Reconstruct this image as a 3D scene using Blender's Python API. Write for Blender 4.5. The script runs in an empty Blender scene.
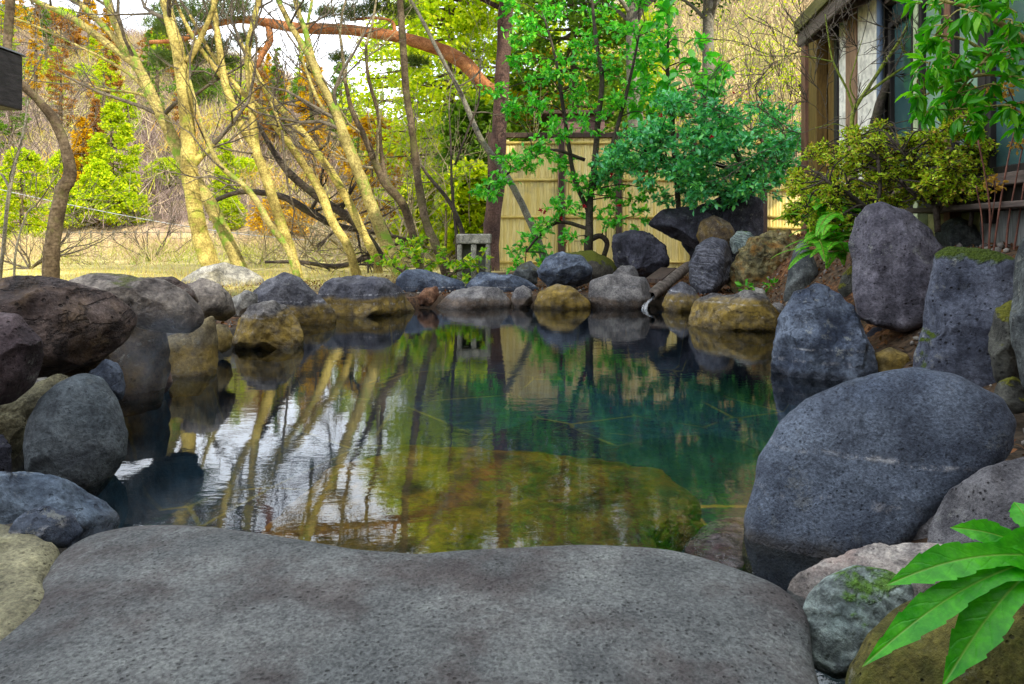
import bpy, bmesh, math, random, zlib
import numpy as np
from mathutils import Vector, Matrix

S = bpy.context.scene
COL = S.collection
R_ = np.random.RandomState(11)
random.seed(5)
F, CX, HY, CZ = 700.0, 512.0, 231.0, 0.85
CAM = np.array([0.0, 0.0, CZ])


def at(px, py, Y):
    return np.array([(px - CX) / F * Y, Y, CZ - (py - HY) / F * Y])


# ------------------------------------------------------------------ noise
_pm = np.random.RandomState(3).permutation(256)
_pm = np.concatenate([_pm, _pm, _pm])
_gr = np.random.RandomState(4).normal(size=(256, 3))
_gr /= np.linalg.norm(_gr, axis=1)[:, None]


def pnoise(P):
    I = np.floor(P).astype(int)
    f = P - I
    u = f * f * f * (f * (f * 6 - 15) + 10)
    I &= 255
    out = 0
    for dx in (0, 1):
        for dy in (0, 1):
            for dz in (0, 1):
                h = _pm[_pm[_pm[(I[:, 0] + dx) & 255] + ((I[:, 1] + dy) & 255)] + ((I[:, 2] + dz) & 255)]
                g = _gr[h]
                d = f - np.array([dx, dy, dz])
                w = (u[:, 0] if dx else 1 - u[:, 0]) * (u[:, 1] if dy else 1 - u[:, 1]) * (u[:, 2] if dz else 1 - u[:, 2])
                out = out + w * (g * d).sum(1)
    return out


def fbm(P, o=4):
    a, s = 1.0, 0
    for i in range(o):
        s = s + a * pnoise(P * 2 ** i + i * 17.3)
        a *= 0.5
    return s


# ------------------------------------------------------------------ objects
def tag(o, label=None, cat=None, group=None, kind=None):
    if label: o['label'] = label
    if cat: o['category'] = cat
    if group: o['group'] = group
    if kind: o['kind'] = kind
    return o


def empty(name, loc, label, cat, group=None, rotz=0):
    o = bpy.data.objects.new(name, None)
    COL.objects.link(o)
    o.location = loc
    o.rotation_euler = (0, 0, rotz)
    return tag(o, label, cat, group)


def mk(name, V, FS, mat, parent=None, smooth=True, loc=None, local=False):
    """one mesh object from world-space vertices V and a list of face index arrays"""
    V = np.asarray(V, dtype=np.float64)
    if parent is not None and not local:
        V = V - np.array(parent.location)
    if loc is not None:
        V = V - np.asarray(loc)
    me = bpy.data.meshes.new(name)
    me.vertices.add(len(V))
    me.vertices.foreach_set('co', V.astype(np.float32).ravel())
    FS = [np.asarray(f, dtype=np.int32) for f in FS if len(f)]
    tot = np.concatenate([np.full(len(f), f.shape[1], dtype=np.int32) for f in FS])
    idx = np.concatenate([f.ravel() for f in FS])
    st = np.concatenate([[0], np.cumsum(tot)[:-1]]).astype(np.int32)
    me.loops.add(len(idx))
    me.loops.foreach_set('vertex_index', idx)
    me.polygons.add(len(tot))
    me.polygons.foreach_set('loop_start', st)
    me.polygons.foreach_set('loop_total', tot)
    me.polygons.foreach_set('use_smooth', np.full(len(tot), smooth, dtype=bool))
    me.update(calc_edges=True)
    me.validate()
    me.materials.append(mat)
    o = bpy.data.objects.new(name, me)
    COL.objects.link(o)
    if loc is not None: o.location = loc
    if parent is not None: o.parent = parent
    return o


class MB:
    def __init__(s):
        s.V, s.F, s.n = [], {3: [], 4: []}, 0

    def add(s, V, F):
        F = np.asarray(F)
        s.V.append(np.asarray(V, float))
        s.F[F.shape[1]].append(F + s.n)
        s.n += len(V)

    def tube(s, pts, rad, k=6, cap=True, wob=0.0, seed=0):
        P = np.asarray(pts, float)
        n = len(P)
        rad = np.broadcast_to(np.asarray(rad, float), (n,))
        T = np.gradient(P, axis=0)
        T /= np.linalg.norm(T, axis=1)[:, None] + 1e-9
        ref = np.array([0.31, 0.9, 0.2]) if abs(T[0][1]) < 0.8 else np.array([1.0, 0, 0.1])
        N = ref - T * (T @ ref)[:, None]
        N /= np.linalg.norm(N, axis=1)[:, None] + 1e-9
        B = np.cross(T, N)
        a = np.arange(k) * 2 * math.pi / k
        Vv = P[:, None] + rad[:, None, None] * (np.cos(a)[None, :, None] * N[:, None] + np.sin(a)[None, :, None] * B[:, None])
        Vv = Vv.reshape(-1, 3)
        if wob:
            c = np.repeat(P, k, axis=0)
            q = fbm(Vv * 9 + seed, 3) * wob + fbm(Vv * 2.2 + seed + 7, 2) * wob * .8
            Vv = c + (Vv - c) * (1 + q)[:, None]
        i = np.arange(n - 1)[:, None] * k
        j = np.arange(k)[None]
        j2 = (j + 1) % k
        Fq = np.stack([i + j, i + j2, i + k + j2, i + k + j], -1).reshape(-1, 4)
        if cap:
            Vv = np.concatenate([Vv, P[:1], P[-1:]])
            jj = np.arange(k)
            c0 = np.stack([np.full(k, n * k), (jj + 1) % k, jj], -1)
            c1 = np.stack([np.full(k, n * k + 1), (n - 1) * k + jj, (n - 1) * k + (jj + 1) % k], -1)
            s.F[3].append(np.concatenate([c0, c1]) + s.n)
        s.V.append(Vv)
        s.F[4].append(Fq + s.n)
        s.n += len(Vv)

    def box(s, x0, x1, y0, y1, z0, z1):
        V = [(x, y, z) for z in (z0, z1) for y in (y0, y1) for x in (x0, x1)]
        s.add(V, [(0, 2, 3, 1), (4, 5, 7, 6), (0, 1, 5, 4), (2, 6, 7, 3), (0, 4, 6, 2), (1, 3, 7, 5)])
        return s

    def quad(s, a, b, c, d):
        s.add([a, b, c, d], [(0, 1, 2, 3)])

    def build(s, name, mat, parent=None, smooth=True, loc=None, local=False, bevel=0):
        o = mk(name, np.concatenate(s.V), [np.concatenate(f) for f in s.F.values() if f], mat, parent, smooth, loc, local)
        if bevel:
            b = o.modifiers.new('bevel', 'BEVEL')
            b.width = bevel
            b.segments = 2
            b.limit_method = 'ANGLE'
        return o


def spline(P, m=6):
    """Catmull-Rom through rows of P"""
    P = np.asarray(P, float)
    if len(P) < 3:
        t = np.linspace(0, 1, m + 1)[:, None]
        return P[0] * (1 - t) + P[1] * t
    Q = np.concatenate([[2 * P[0] - P[1]], P, [2 * P[-1] - P[-2]]])
    out = []
    for i in range(1, len(Q) - 2):
        t = np.linspace(0, 1, m, endpoint=False)[:, None]
        a, b, c, d = Q[i - 1:i + 3]
        out.append(.5 * (2 * b + (c - a) * t + (2 * a - 5 * b + 4 * c - d) * t ** 2 + (3 * b - a - 3 * c + d) * t ** 3))
    return np.concatenate(out + [P[-1:]])


# ------------------------------------------------------------------ node helpers
class NT:
    def __init__(s, name):
        s.m = bpy.data.materials.new(name)
        s.m.use_nodes = True
        s.t = s.m.node_tree
        s.t.nodes.clear()
        s.out = s.n('ShaderNodeOutputMaterial')

    def n(s, typ, **kw):
        x = s.t.nodes.new(typ)
        for k, v in kw.items():
            setattr(x, k, v)
        return x

    def l(s, a, b):
        s.t.links.new(a, b)

    def put(s, sock, v):
        if hasattr(v, 'links'):
            s.l(v, sock)
        elif isinstance(v, (tuple, list)) and len(v) == 3 and sock.type == 'RGBA':
            sock.default_value = (*v, 1)
        else:
            sock.default_value = v

    def math(s, op, a, b=0.0, c=0.0, clamp=False):
        x = s.n('ShaderNodeMath', operation=op, use_clamp=clamp)
        for i, v in enumerate((a, b, c)):
            s.put(x.inputs[i], v)
        return x.outputs[0]

    def mix(s, f, a, b, mode='MIX'):
        x = s.n('ShaderNodeMix', data_type='RGBA', blend_type=mode)
        s.put(x.inputs[0], f)
        s.put(x.inputs[6], a)
        s.put(x.inputs[7], b)
        return x.outputs[2]

    def noise(s, co, scale, detail=4, rough=.55, dist=0.0):
        x = s.n('ShaderNodeTexNoise')
        if co is not None: s.l(co, x.inputs['Vector'])
        x.inputs['Scale'].default_value = scale
        x.inputs['Detail'].default_value = detail
        x.inputs['Roughness'].default_value = rough
        x.inputs['Distortion'].default_value = dist
        return x.outputs['Fac']

    def vor(s, co, scale, feat='F1', out='Distance', rnd=1.0):
        x = s.n('ShaderNodeTexVoronoi', feature=feat)
        if co is not None: s.l(co, x.inputs['Vector'])
        x.inputs['Scale'].default_value = scale
        x.inputs['Randomness'].default_value = rnd
        return x.outputs[out]

    def ramp(s, f, a, b, lo=0.0, hi=1.0, smooth=True):
        x = s.n('ShaderNodeMapRange', interpolation_type='SMOOTHSTEP' if smooth else 'LINEAR')
        s.put(x.inputs[0], f)
        for i, v in ((1, a), (2, b), (3, lo), (4, hi)):
            s.put(x.inputs[i], v)
        return x.outputs[0]

    def scalev(s, co, v):
        x = s.n('ShaderNodeVectorMath', operation='MULTIPLY')
        s.l(co, x.inputs[0])
        x.inputs[1].default_value = v
        return x.outputs[0]

    def bump(s, h, strength=.5, dist=.01, normal=None):
        x = s.n('ShaderNodeBump')
        s.put(x.inputs['Height'], h)
        x.inputs['Strength'].default_value = strength
        x.inputs['Distance'].default_value = dist
        if normal is not None: s.l(normal, x.inputs['Normal'])
        return x.outputs[0]

    def principled(s, col, rough=.7, normal=None, spec=.5, **kw):
        x = s.n('ShaderNodeBsdfPrincipled')
        s.put(x.inputs['Base Color'], col)
        s.put(x.inputs['Roughness'], rough)
        s.put(x.inputs['Specular IOR Level'], spec)
        if normal is not None: s.l(normal, x.inputs['Normal'])
        for k, v in kw.items():
            s.put(x.inputs[k], v)
        return x.outputs[0]

    def done(s, sh):
        s.l(sh, s.out.inputs['Surface'])
        return s.m


def objco(t):
    tc = t.n('ShaderNodeTexCoord')
    oi = t.n('ShaderNodeObjectInfo')
    v = t.n('ShaderNodeVectorMath', operation='ADD')
    sc = t.n('ShaderNodeVectorMath', operation='SCALE')
    cb = t.n('ShaderNodeCombineXYZ')
    for i in range(3): t.l(oi.outputs['Random'], cb.inputs[i])
    t.l(cb.outputs[0], sc.inputs[0])
    sc.inputs['Scale'].default_value = 37.0
    t.l(tc.outputs['Object'], v.inputs[0])
    t.l(sc.outputs[0], v.inputs[1])
    return v.outputs[0]


def rock_mat(name, dark, light, sc=1.0, pits=.5, speck=.5, ochre=0.0, ochre_h=.12, ochre_col=(.27, .185, .03), wl=0.0, wl_h=.14, moss=0.0,
             moss_h=.75, mossc=(.07, .13, .01), stain=None, stain_amt=0.0, cracks=0.0, grain=40, rough=.82, streak=0.0, mot=1.0, pepper=0.0, lichen=.5):
    t = NT(name)
    co = objco(t)
    g = t.n('ShaderNodeNewGeometry')
    sep = t.n('ShaderNodeSeparateXYZ')
    t.l(g.outputs['Position'], sep.inputs[0])
    z = sep.outputs['Z']
    big = t.noise(co, 3.2 * sc, 6, .6)
    fine = t.noise(co, grain * sc, 6, .7)
    sp = t.vor(co, grain * 2.6 * sc)
    c = t.mix(t.ramp(big, .3, .7), dark, light)
    c = t.mix(t.ramp(fine, .25, .75, .0, 1.0), t.mix(1.0, c, (.5, .5, .52), 'MULTIPLY'), t.mix(1.0, c, (1.35, 1.35, 1.35), 'MULTIPLY'))
    big2 = t.noise(co, 1.3 * sc, 3, .5)
    if stain is not None:
        c = t.mix(t.math('MULTIPLY', t.ramp(t.noise(co, 4.5 * sc, 7, .65), .45, .66), stain_amt), c, stain)
    # light mineral grains and dark vesicles
    c = t.mix(t.math('MULTIPLY', t.ramp(sp, .16, .06), t.math('MULTIPLY', t.ramp(t.noise(co, 15 * sc, 2), .4, .6), speck)), c, (.42, .42, .42))
    pv = t.vor(co, grain * .9 * sc)
    prn = t.ramp(t.vor(co, grain * .9 * sc, 'F1', 'Color'), .45, .85, .03, .44, False)
    pm = t.math('MULTIPLY', t.ramp(pv, prn, t.math('MULTIPLY', prn, .55)), t.ramp(t.noise(co, 6 * sc, 4, .65), .40, .58))
    c = t.mix(t.math('MULTIPLY', pm, pits), c, t.mix(1.0, c, (.18, .17, .17), 'MULTIPLY'))
    wob = t.math('MULTIPLY_ADD', t.math('SUBTRACT', t.noise(co, 5, 5, .6), .5), .16, z)
    if ochre:
        m = t.math('MULTIPLY', t.ramp(wob, ochre_h + .03, ochre_h - .03), ochre)
        m = t.math('MULTIPLY', m, t.ramp(t.noise(co, 8 * sc, 6, .6), .25, .6, .45, 1))
        c = t.mix(m, c, t.mix(t.noise(co, 14, 5), t.mix(1.0, ochre_col, (.35, .3, .3), 'MULTIPLY'), t.mix(1.0, ochre_col, (1.5, 1.5, 1.4), 'MULTIPLY')))
    if wl:
        wob2 = t.math('MULTIPLY_ADD', t.math('SUBTRACT', t.noise(co, 3, 3, .6), .5), .05, z)
        d = t.math('ABSOLUTE', t.math('SUBTRACT', wob2, wl_h))
        m = t.math('MULTIPLY', t.ramp(d, .011, .001), t.math('MULTIPLY', t.ramp(t.noise(co, 26, 6, .8), .45, .62), t.math('MULTIPLY', t.ramp(t.noise(co, 2.3, 3), .4, .6, .15, 1), wl)))
        d2 = t.math('ABSOLUTE', t.math('SUBTRACT', wob2, wl_h * .55))
        m2 = t.math('MULTIPLY', t.ramp(d2, .02, .002), t.math('MULTIPLY', t.ramp(t.noise(co, 17, 6, .75), .5, .66), wl * .6))
        c = t.mix(t.math('MAXIMUM', m, m2), c, (.6, .6, .62))
    c = t.mix(t.math('MULTIPLY_ADD', t.math('SUBTRACT', t.ramp(t.noise(co, 7 * sc, 8, .72), .3, .7), .5), mot, .5), t.mix(1.0, c, (.45, .45, .48), 'MULTIPLY'), t.mix(1.0, c, (1.5, 1.5, 1.46), 'MULTIPLY'))
    # rain streaks down the faces and lichen spots
    stv = t.noise(t.scalev(co, (7 * sc, 7 * sc, .9 * sc)), 1.6, 5, .65)
    c = t.mix(t.ramp(stv, .52, .68, 0, .55 * mot), c, t.mix(1.0, c, (.42, .42, .44), 'MULTIPLY'))
    if lichen:
        lm = t.math('MULTIPLY', t.ramp(t.noise(co, 13 * sc, 7, .78), .56, .62), t.ramp(t.noise(co, 2.1 * sc, 3), .48, .62))
        c = t.mix(t.math('MULTIPLY', lm, lichen), c, t.mix(big2, (.36, .38, .33), (.42, .42, .36)))
    if pepper:
        pc = t.vor(co, 210, 'F1', 'Color')
        c = t.mix(t.math('MULTIPLY', t.ramp(pc, .34, .26), pepper), c, t.mix(1.0, c, (.2, .2, .22), 'MULTIPLY'))
        c = t.mix(t.math('MULTIPLY', t.ramp(pc, .68, .76), pepper * .5), c, t.mix(1.0, c, (1.8, 1.8, 1.75), 'MULTIPLY'))
    h = t.math('ADD', t.math('MULTIPLY', big, .8), t.math('MULTIPLY', fine, .35))
    h = t.math('SUBTRACT', h, t.math('MULTIPLY', pm, .55 * pits))
    if streak:
        wv = t.n('ShaderNodeTexWave', wave_type='BANDS', bands_direction='DIAGONAL')
        t.l(co, wv.inputs['Vector'])
        wv.inputs['Scale'].default_value = 5.5 * sc
        wv.inputs['Distortion'].default_value = 9
        wv.inputs['Detail'].default_value = 4
        c = t.mix(t.math('MULTIPLY', t.ramp(wv.outputs['Fac'], .5, .05), streak), c, t.mix(1.0, c, (.3, .3, .3), 'MULTIPLY'))
        h = t.math('ADD', h, t.math('MULTIPLY', wv.outputs['Fac'], streak * .5))
    if cracks:
        cv = t.math('ABSOLUTE', t.math('SUBTRACT', t.noise(t.scalev(co, (1, 1, 1.8)), 2.6 * sc, 7, .62, .6), .5))
        cm = t.math('MULTIPLY', t.ramp(cv, .022, .0), t.ramp(t.noise(co, 2 * sc, 3), .42, .58))
        c = t.mix(t.math('MULTIPLY', cm, cracks * .7), c, (.01, .01, .012))
        h = t.math('SUBTRACT', h, t.math('MULTIPLY', cm, cracks * .8))
    if moss:
        sn = t.n('ShaderNodeSeparateXYZ')
        t.l(g.outputs['Normal'], sn.inputs[0])
        mf = t.math('ADD', sn.outputs['Z'], t.math('MULTIPLY', t.math('SUBTRACT', t.noise(co, 4 * sc, 6, .65), .5), 2.2))
        mm = t.math('MULTIPLY', t.ramp(mf, moss_h, moss_h + .25), moss)
        mc = t.mix(t.noise(co, 60, 4), t.mix(1.0, mossc, (.35, .4, .4), 'MULTIPLY'), t.mix(1.0, mossc, (1.8, 1.6, 1.4), 'MULTIPLY'))
        c = t.mix(mm, c, mc)
        h = t.math('ADD', h, t.math('MULTIPLY', mm, t.noise(co, 90, 3)))
    wet = t.ramp(wob, .055, .02)
    c = t.mix(t.math('MULTIPLY', wet, .65), c, t.mix(1.0, c, (.22, .2, .2), 'MULTIPLY'))
    rg = t.math('MULTIPLY_ADD', wet, -.55, rough)
    nb = t.bump(h, .95, .045 / max(sc, .6))
    return t.done(t.principled(c, rg, nb, .35))


def simple_mat(name, a, b, scale=8, rough=.7, bump=.3, dist=.01, stretch=(1, 1, 1), spec=.4, detail=5, lo=.3, hi=.7):
    t = NT(name)
    co = t.scalev(objco(t), stretch)
    n = t.noise(co, scale, detail, .6)
    n2 = t.noise(co, scale * 6, 4, .6)
    c = t.mix(t.ramp(n, lo, hi), a, b)
    c = t.mix(t.ramp(n2, .3, .7), t.mix(1.0, c, (.7, .7, .7), 'MULTIPLY'), t.mix(1.0, c, (1.25, 1.25, 1.25), 'MULTIPLY'))
    return t.done(t.principled(c, rough, t.bump(t.math('ADD', n, t.math('MULTIPLY', n2, .5)), bump, dist), spec))


def bark_mat(name, a, b, moss=(.16, .22, .03), mamt=.6, scale=3):
    t = NT(name)
    co = objco(t)
    ring = t.noise(t.scalev(co, (1, 1, 6)), scale * 2.2, 4, .6)
    n = t.noise(co, scale, 5, .6)
    fl = t.noise(co, scale * 14, 5, .65)
    c = t.mix(t.ramp(n, .35, .65), a, b)
    c = t.mix(t.ramp(ring, .56, .7, 0, .55), c, t.mix(1.0, a, (.55, .5, .5), 'MULTIPLY'))
    c = t.mix(t.ramp(fl, .3, .7), t.mix(1.0, c, (.5, .48, .44), 'MULTIPLY'), t.mix(1.0, c, (1.22, 1.22, 1.2), 'MULTIPLY'))
    c = t.mix(t.ramp(t.noise(co, scale * 5, 6, .7), .54, .64, 0, .6), c, t.mix(1.0, c, (.45, .42, .38), 'MULTIPLY'))
    if mamt:
        c = t.mix(t.math('MULTIPLY', t.ramp(t.noise(co, scale * 1.4, 6, .7), .5, .62), mamt), c, moss)
    h = t.math('ADD', t.math('MULTIPLY', ring, .6), t.math('MULTIPLY', fl, .6))
    return t.done(t.principled(c, .85, t.bump(h, .7, .02), .2))


def leaf_mat(name, cols, rough=.45, trans=.35, spec=.5, tcol=None):
    """leaf colour varied per leaf; light passes partly through"""
    t = NT(name)
    g = t.n('ShaderNodeNewGeometry')
    r = t.n('ShaderNodeValToRGB')
    el = r.color_ramp.elements
    while len(el) < len(cols): el.new(.5)
    for i, c in enumerate(cols):
        el[i].position = i / max(1, len(cols) - 1)
        el[i].color = (*c, 1)
    t.l(g.outputs['Random Per Island'], r.inputs[0])
    c = r.outputs[0]
    p = t.principled(c, rough, None, spec)
    tr = t.n('ShaderNodeBsdfTranslucent')
    t.put(tr.inputs[0], t.mix(1.0, c, tcol or (1.3, 1.5, .5), 'MULTIPLY'))
    mx = t.n('ShaderNodeMixShader')
    mx.inputs[0].default_value = trans
    t.l(p, mx.inputs[1])
    t.l(tr.outputs[0], mx.inputs[2])
    return t.done(mx.outputs[0])


def flat_mat(name, c, rough=.6, spec=.4):
    t = NT(name)
    co = objco(t)
    n = t.noise(co, 9, 5, .6)
    return t.done(t.principled(t.mix(n, t.mix(1.0, c, (.75, .75, .75), 'MULTIPLY'), t.mix(1.0, c, (1.2, 1.2, 1.2), 'MULTIPLY')), rough, t.bump(n, .2, .005), spec))


# ------------------------------------------------------------------ leaves
T_DIAM = (np.array([(0, 0, 0), (-.27, .42, .07), (0, 1, -.03), (.27, .42, .07)], float), np.array([(0, 3, 2), (0, 2, 1)]))
T_OVAL = (np.array([(0, 0, 0), (-.19, .2, .06), (-.26, .5, .07), (-.14, .8, .02), (0, 1, -.08), (.14, .8, .02), (.26, .5, .07), (.19, .2, .06), (0, .5, 0)], float),
          np.array([(8, 0, 1), (8, 1, 2), (8, 2, 3), (8, 3, 4), (8, 4, 5), (8, 5, 6), (8, 6, 7), (8, 7, 0)]))
T_LANCE = (T_OVAL[0] * np.array([.62, 1, 1.2]), T_OVAL[1])
T_NEED = (np.array([(-.03, 0, 0), (.03, 0, 0), (0, 1, 0)], float), np.array([(0, 1, 2)]))
T_TUFT = (np.array([(0, 0, 0), (-.22, .35, .1), (-.3, .8, -.05), (0, 1, .05), (.3, .75, -.08), (.2, .3, .1)], float), np.array([(0, 5, 4), (0, 4, 3), (0, 3, 2), (0, 2, 1)]))


def unit(a):
    return a / (np.linalg.norm(a, axis=-1, keepdims=True) + 1e-9)


def leaves(P, size, tmpl, rng, direc=None, up=.6, spread=.8):
    """N leaves at points P -> V, F; direc = preferred growth direction (N,3)"""
    n = len(P)
    D = rng.normal(size=(n, 3)) * spread
    if direc is not None: D = D + direc
    D = unit(D)
    Nn = unit(rng.normal(size=(n, 3)) * .6 + np.array([0, 0, up]))
    X = unit(np.cross(D, Nn))
    Z = np.cross(X, D)
    sz = (np.asarray(size) * rng.uniform(.7, 1.25, n))[:, None, None]
    Tv, Tf = tmpl
    V = P[:, None] + sz * (Tv[None, :, 0:1] * X[:, None] + Tv[None, :, 1:2] * D[:, None] + Tv[None, :, 2:3] * Z[:, None])
    Fq = (np.arange(n)[:, None, None] * len(Tv) + Tf[None]).reshape(-1, Tf.shape[1])
    return V.reshape(-1, 3), Fq


def clump_points(c, r, n, rng, shell=.35, flat=1.0):
    d = unit(rng.normal(size=(n, 3)))
    rr = rng.uniform(0, 1, n) ** shell
    p = d * rr[:, None] * r
    p[:, 2] *= flat
    return c + p, d


# ------------------------------------------------------------------ branching
def grow(mb, p, d, L, r, depth, rng, tips, up=.15, spread=.7, kids=(2, 4), k=5, seg=5, wig=.22, rmin=.003):
    p = np.asarray(p, float)
    d = unit(np.asarray(d, float))
    pts, dirs = [p], [d]
    for i in range(seg):
        d = unit(d + rng.normal(size=3) * wig + np.array([0, 0, up]) * .5)
        p = p + d * L / seg
        pts.append(p)
        dirs.append(d)
    mb.tube(pts, np.linspace(r, max(r * .35, rmin), seg + 1), k=k, cap=False)
    tips.append((pts[-1], d))
    if depth > 0:
        for _ in range(rng.randint(kids[0], kids[1] + 1)):
            i = rng.randint(1, seg + 1)
            ax = unit(rng.normal(size=3))
            nd = unit(dirs[i] + np.cross(dirs[i], ax) * spread * rng.uniform(.6, 1.5))
            grow(mb, pts[i], nd, L * rng.uniform(.5, .8), max(r * (1 - .6 * i / seg) * .6, rmin), depth - 1, rng, tips, up, spread, kids, max(3, k - 1), max(3, seg - 1), wig, rmin)


def px_path(pts, Y, m=5):
    """polyline of (px, py, width_px[, dY]) at depth Y -> points, radii"""
    P, W = [], []
    for q in pts:
        y = Y + (q[3] if len(q) > 3 else 0)
        P.append(at(q[0], q[1], y))
        W.append(q[2] * y / F / 2)
    Q = spline(np.column_stack([P, W]), m)
    return Q[:, :3], np.maximum(Q[:, 3], .002)

# ================================================================== camera, light, sky
cam = bpy.data.cameras.new('camera')
co_ = bpy.data.objects.new('camera', cam)
COL.objects.link(co_)
co_.location = CAM
co_.rotation_euler = (math.radians(90), 0, 0)
cam.sensor_width = 36
cam.lens = F / 1024 * 36
cam.shift_y = -(342 - HY) / 1024
cam.clip_start, cam.clip_end = .05, 2000
S.camera = co_

SUN_EL, SUN_AZ = 34.0, math.atan2(.6, -.8)
sd = Vector((math.sin(SUN_AZ) * math.cos(math.radians(SUN_EL)), math.cos(SUN_AZ) * math.cos(math.radians(SUN_EL)), math.sin(math.radians(SUN_EL))))
sun = bpy.data.lights.new('sun', 'SUN')
sun.energy = 5.0
sun.angle = math.radians(.5)
sun.color = (1, .92, .70)
so = bpy.data.objects.new('sun', sun)
COL.objects.link(so)
so.location = (20, -20, 30)
so.rotation_euler = (-sd).to_track_quat('-Z', 'Y').to_euler()

W = bpy.data.worlds.new('World')
S.world = W
W.use_nodes = True
wt = W.node_tree
bg = wt.nodes['Background']
sky = wt.nodes.new('ShaderNodeTexSky')
sky.sky_type = 'NISHITA'
sky.sun_disc = False
sky.sun_elevation = math.radians(SUN_EL)
sky.sun_rotation = SUN_AZ
sky.dust_density = 2.5
sky.air_density = 1.0
tcw = wt.nodes.new('ShaderNodeTexCoord')
nz = wt.nodes.new('ShaderNodeTexNoise')
nz.inputs['Scale'].default_value = 2.6
nz.inputs['Detail'].default_value = 6
wt.links.new(tcw.outputs['Generated'], nz.inputs['Vector'])
mr = wt.nodes.new('ShaderNodeMapRange')
mr.interpolation_type = 'SMOOTHSTEP'
for i, v in ((1, .36), (2, .58), (3, .3), (4, .95)): mr.inputs[i].default_value = v
wt.links.new(nz.outputs['Fac'], mr.inputs[0])
mxw = wt.nodes.new('ShaderNodeMix')
mxw.data_type = 'RGBA'
wt.links.new(mr.outputs[0], mxw.inputs[0])
wt.links.new(sky.outputs[0], mxw.inputs[6])
mxw.inputs[7].default_value = (20, 21, 22.6, 1)      # bright thin cloud
wt.links.new(mxw.outputs[2], bg.inputs[0])
bg.inputs[1].default_value = .15

S.view_settings.view_transform = 'Standard'
S.view_settings.look = 'None'
S.view_settings.exposure = 0
S.cycles.use_denoising = True
S.cycles.max_bounces = 7
S.cycles.diffuse_bounces = 3
S.cycles.glossy_bounces = 3
S.cycles.transparent_max_bounces = 12
S.cycles.caustics_reflective = False
S.cycles.caustics_refractive = False
S.cycles.sample_clamp_indirect = 6

# ================================================================== ground
POOL = np.array([(-1.1, 1.68), (-1.42, 2.0), (-1.78, 2.3), (-1.95, 2.9), (-2.1, 3.6), (-2.05, 4.3), (-2.2, 5.0), (-2.05, 5.7), (-2.1, 6.6), (-1.6, 7.4), (-.95, 8.05), (.86, 8.15), (1.9, 8.0), (2.1, 6.9), (2.5, 5.9), (2.2, 4.6), (2.2, 3.9), (1.9, 3.3), (1.45, 2.7), (1.12, 2.0), (.9, 1.62), (.5, 1.5), (-.8, 1.55)])


def pool_sd(X, Y):
    """signed distance to the pool outline, negative inside"""
    d = np.full(X.shape, 1e9)
    ins = np.zeros(X.shape, bool)
    n = len(POOL)
    for i in range(n):
        ax, ay = POOL[i]
        bx, by = POOL[(i + 1) % n]
        ex, ey = bx - ax, by - ay
        t = np.clip(((X - ax) * ex + (Y - ay) * ey) / (ex * ex + ey * ey), 0, 1)
        d = np.minimum(d, np.hypot(X - ax - t * ex, Y - ay - t * ey))
        c = ((ay > Y) != (by > Y)) & (X < (bx - ax) * (Y - ay) / (by - ay + 1e-12) + ax)
        ins ^= c
    return np.where(ins, -d, d)


def sstep(x, a, b):
    t = np.clip((x - a) / (b - a), 0, 1)
    return t * t * (3 - 2 * t)


RQ = np.array([(-900, -60), (-400, -10), (0, 6), (60, 14), (150, 34), (270, 62), (300, 84), (340, 112), (420, 128), (500, 110), (600, 30), (700, -60), (1000, -160), (1900, -160)], float)


def ground_z(X, Y):
    X, Y = np.asarray(X, float), np.asarray(Y, float)
    sdv = pool_sd(X, Y)
    z = .10 + .10 * sstep(sdv, .1, 2.2)
    # garden bed on the inn side climbs towards the house
    z = z + .62 * sstep(X - .10 * Y, 1.75, 2.6) * sstep(Y, 1.2, 3.0) * sstep(13 - Y, 0, 5)
    z = z + .15 * sstep(-X - .1 * Y, 1.5, 3) * sstep(7 - Y, 0, 2.5) - .08 * sstep(Y, 9, 14)
    z = z + fbm(np.column_stack([X.ravel() * .8, Y.ravel() * .8, 0 * X.ravel()]), 3).reshape(X.shape) * .04 * sstep(sdv, .0, .5)
    # wooded slope
    q = CX + F * X / np.maximum(Y, 5)
    w = sstep(q, 400, 650)
    Ys = 40 * (1 - w) + 19 * w
    Yr = 130 * (1 - w) + 65 * w
    yr = np.interp(q, RQ[:, 0], RQ[:, 1])
    Hr = (HY - yr) * Yr / F
    hz = Hr * np.clip((Y - Ys) / (Yr - Ys), 0, 1.0)
    hz = hz + sstep(Y, Ys + 2, Ys + 20) * fbm(np.column_stack([X.ravel() * .09, Y.ravel() * .09, 3 + 0 * X.ravel()]), 4).reshape(X.shape) * 1.6
    z = z + np.where(Y > Ys, hz, 0)
    z = np.where(Y > Yr, z - (Y - Yr) * .35, z)
    z = z - .24 * sstep(2.5 - Y, 0, .5) * sstep(1.12 - np.abs(X + .05), 0, .2) * sstep(Y, -.5, .3)
    # basin
    z = z + (-.62 - z) * sstep(-sdv, .02, .22)
    return z


def gz(x, y):
    return float(ground_z(np.array([x]), np.array([y]))[0])


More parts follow.
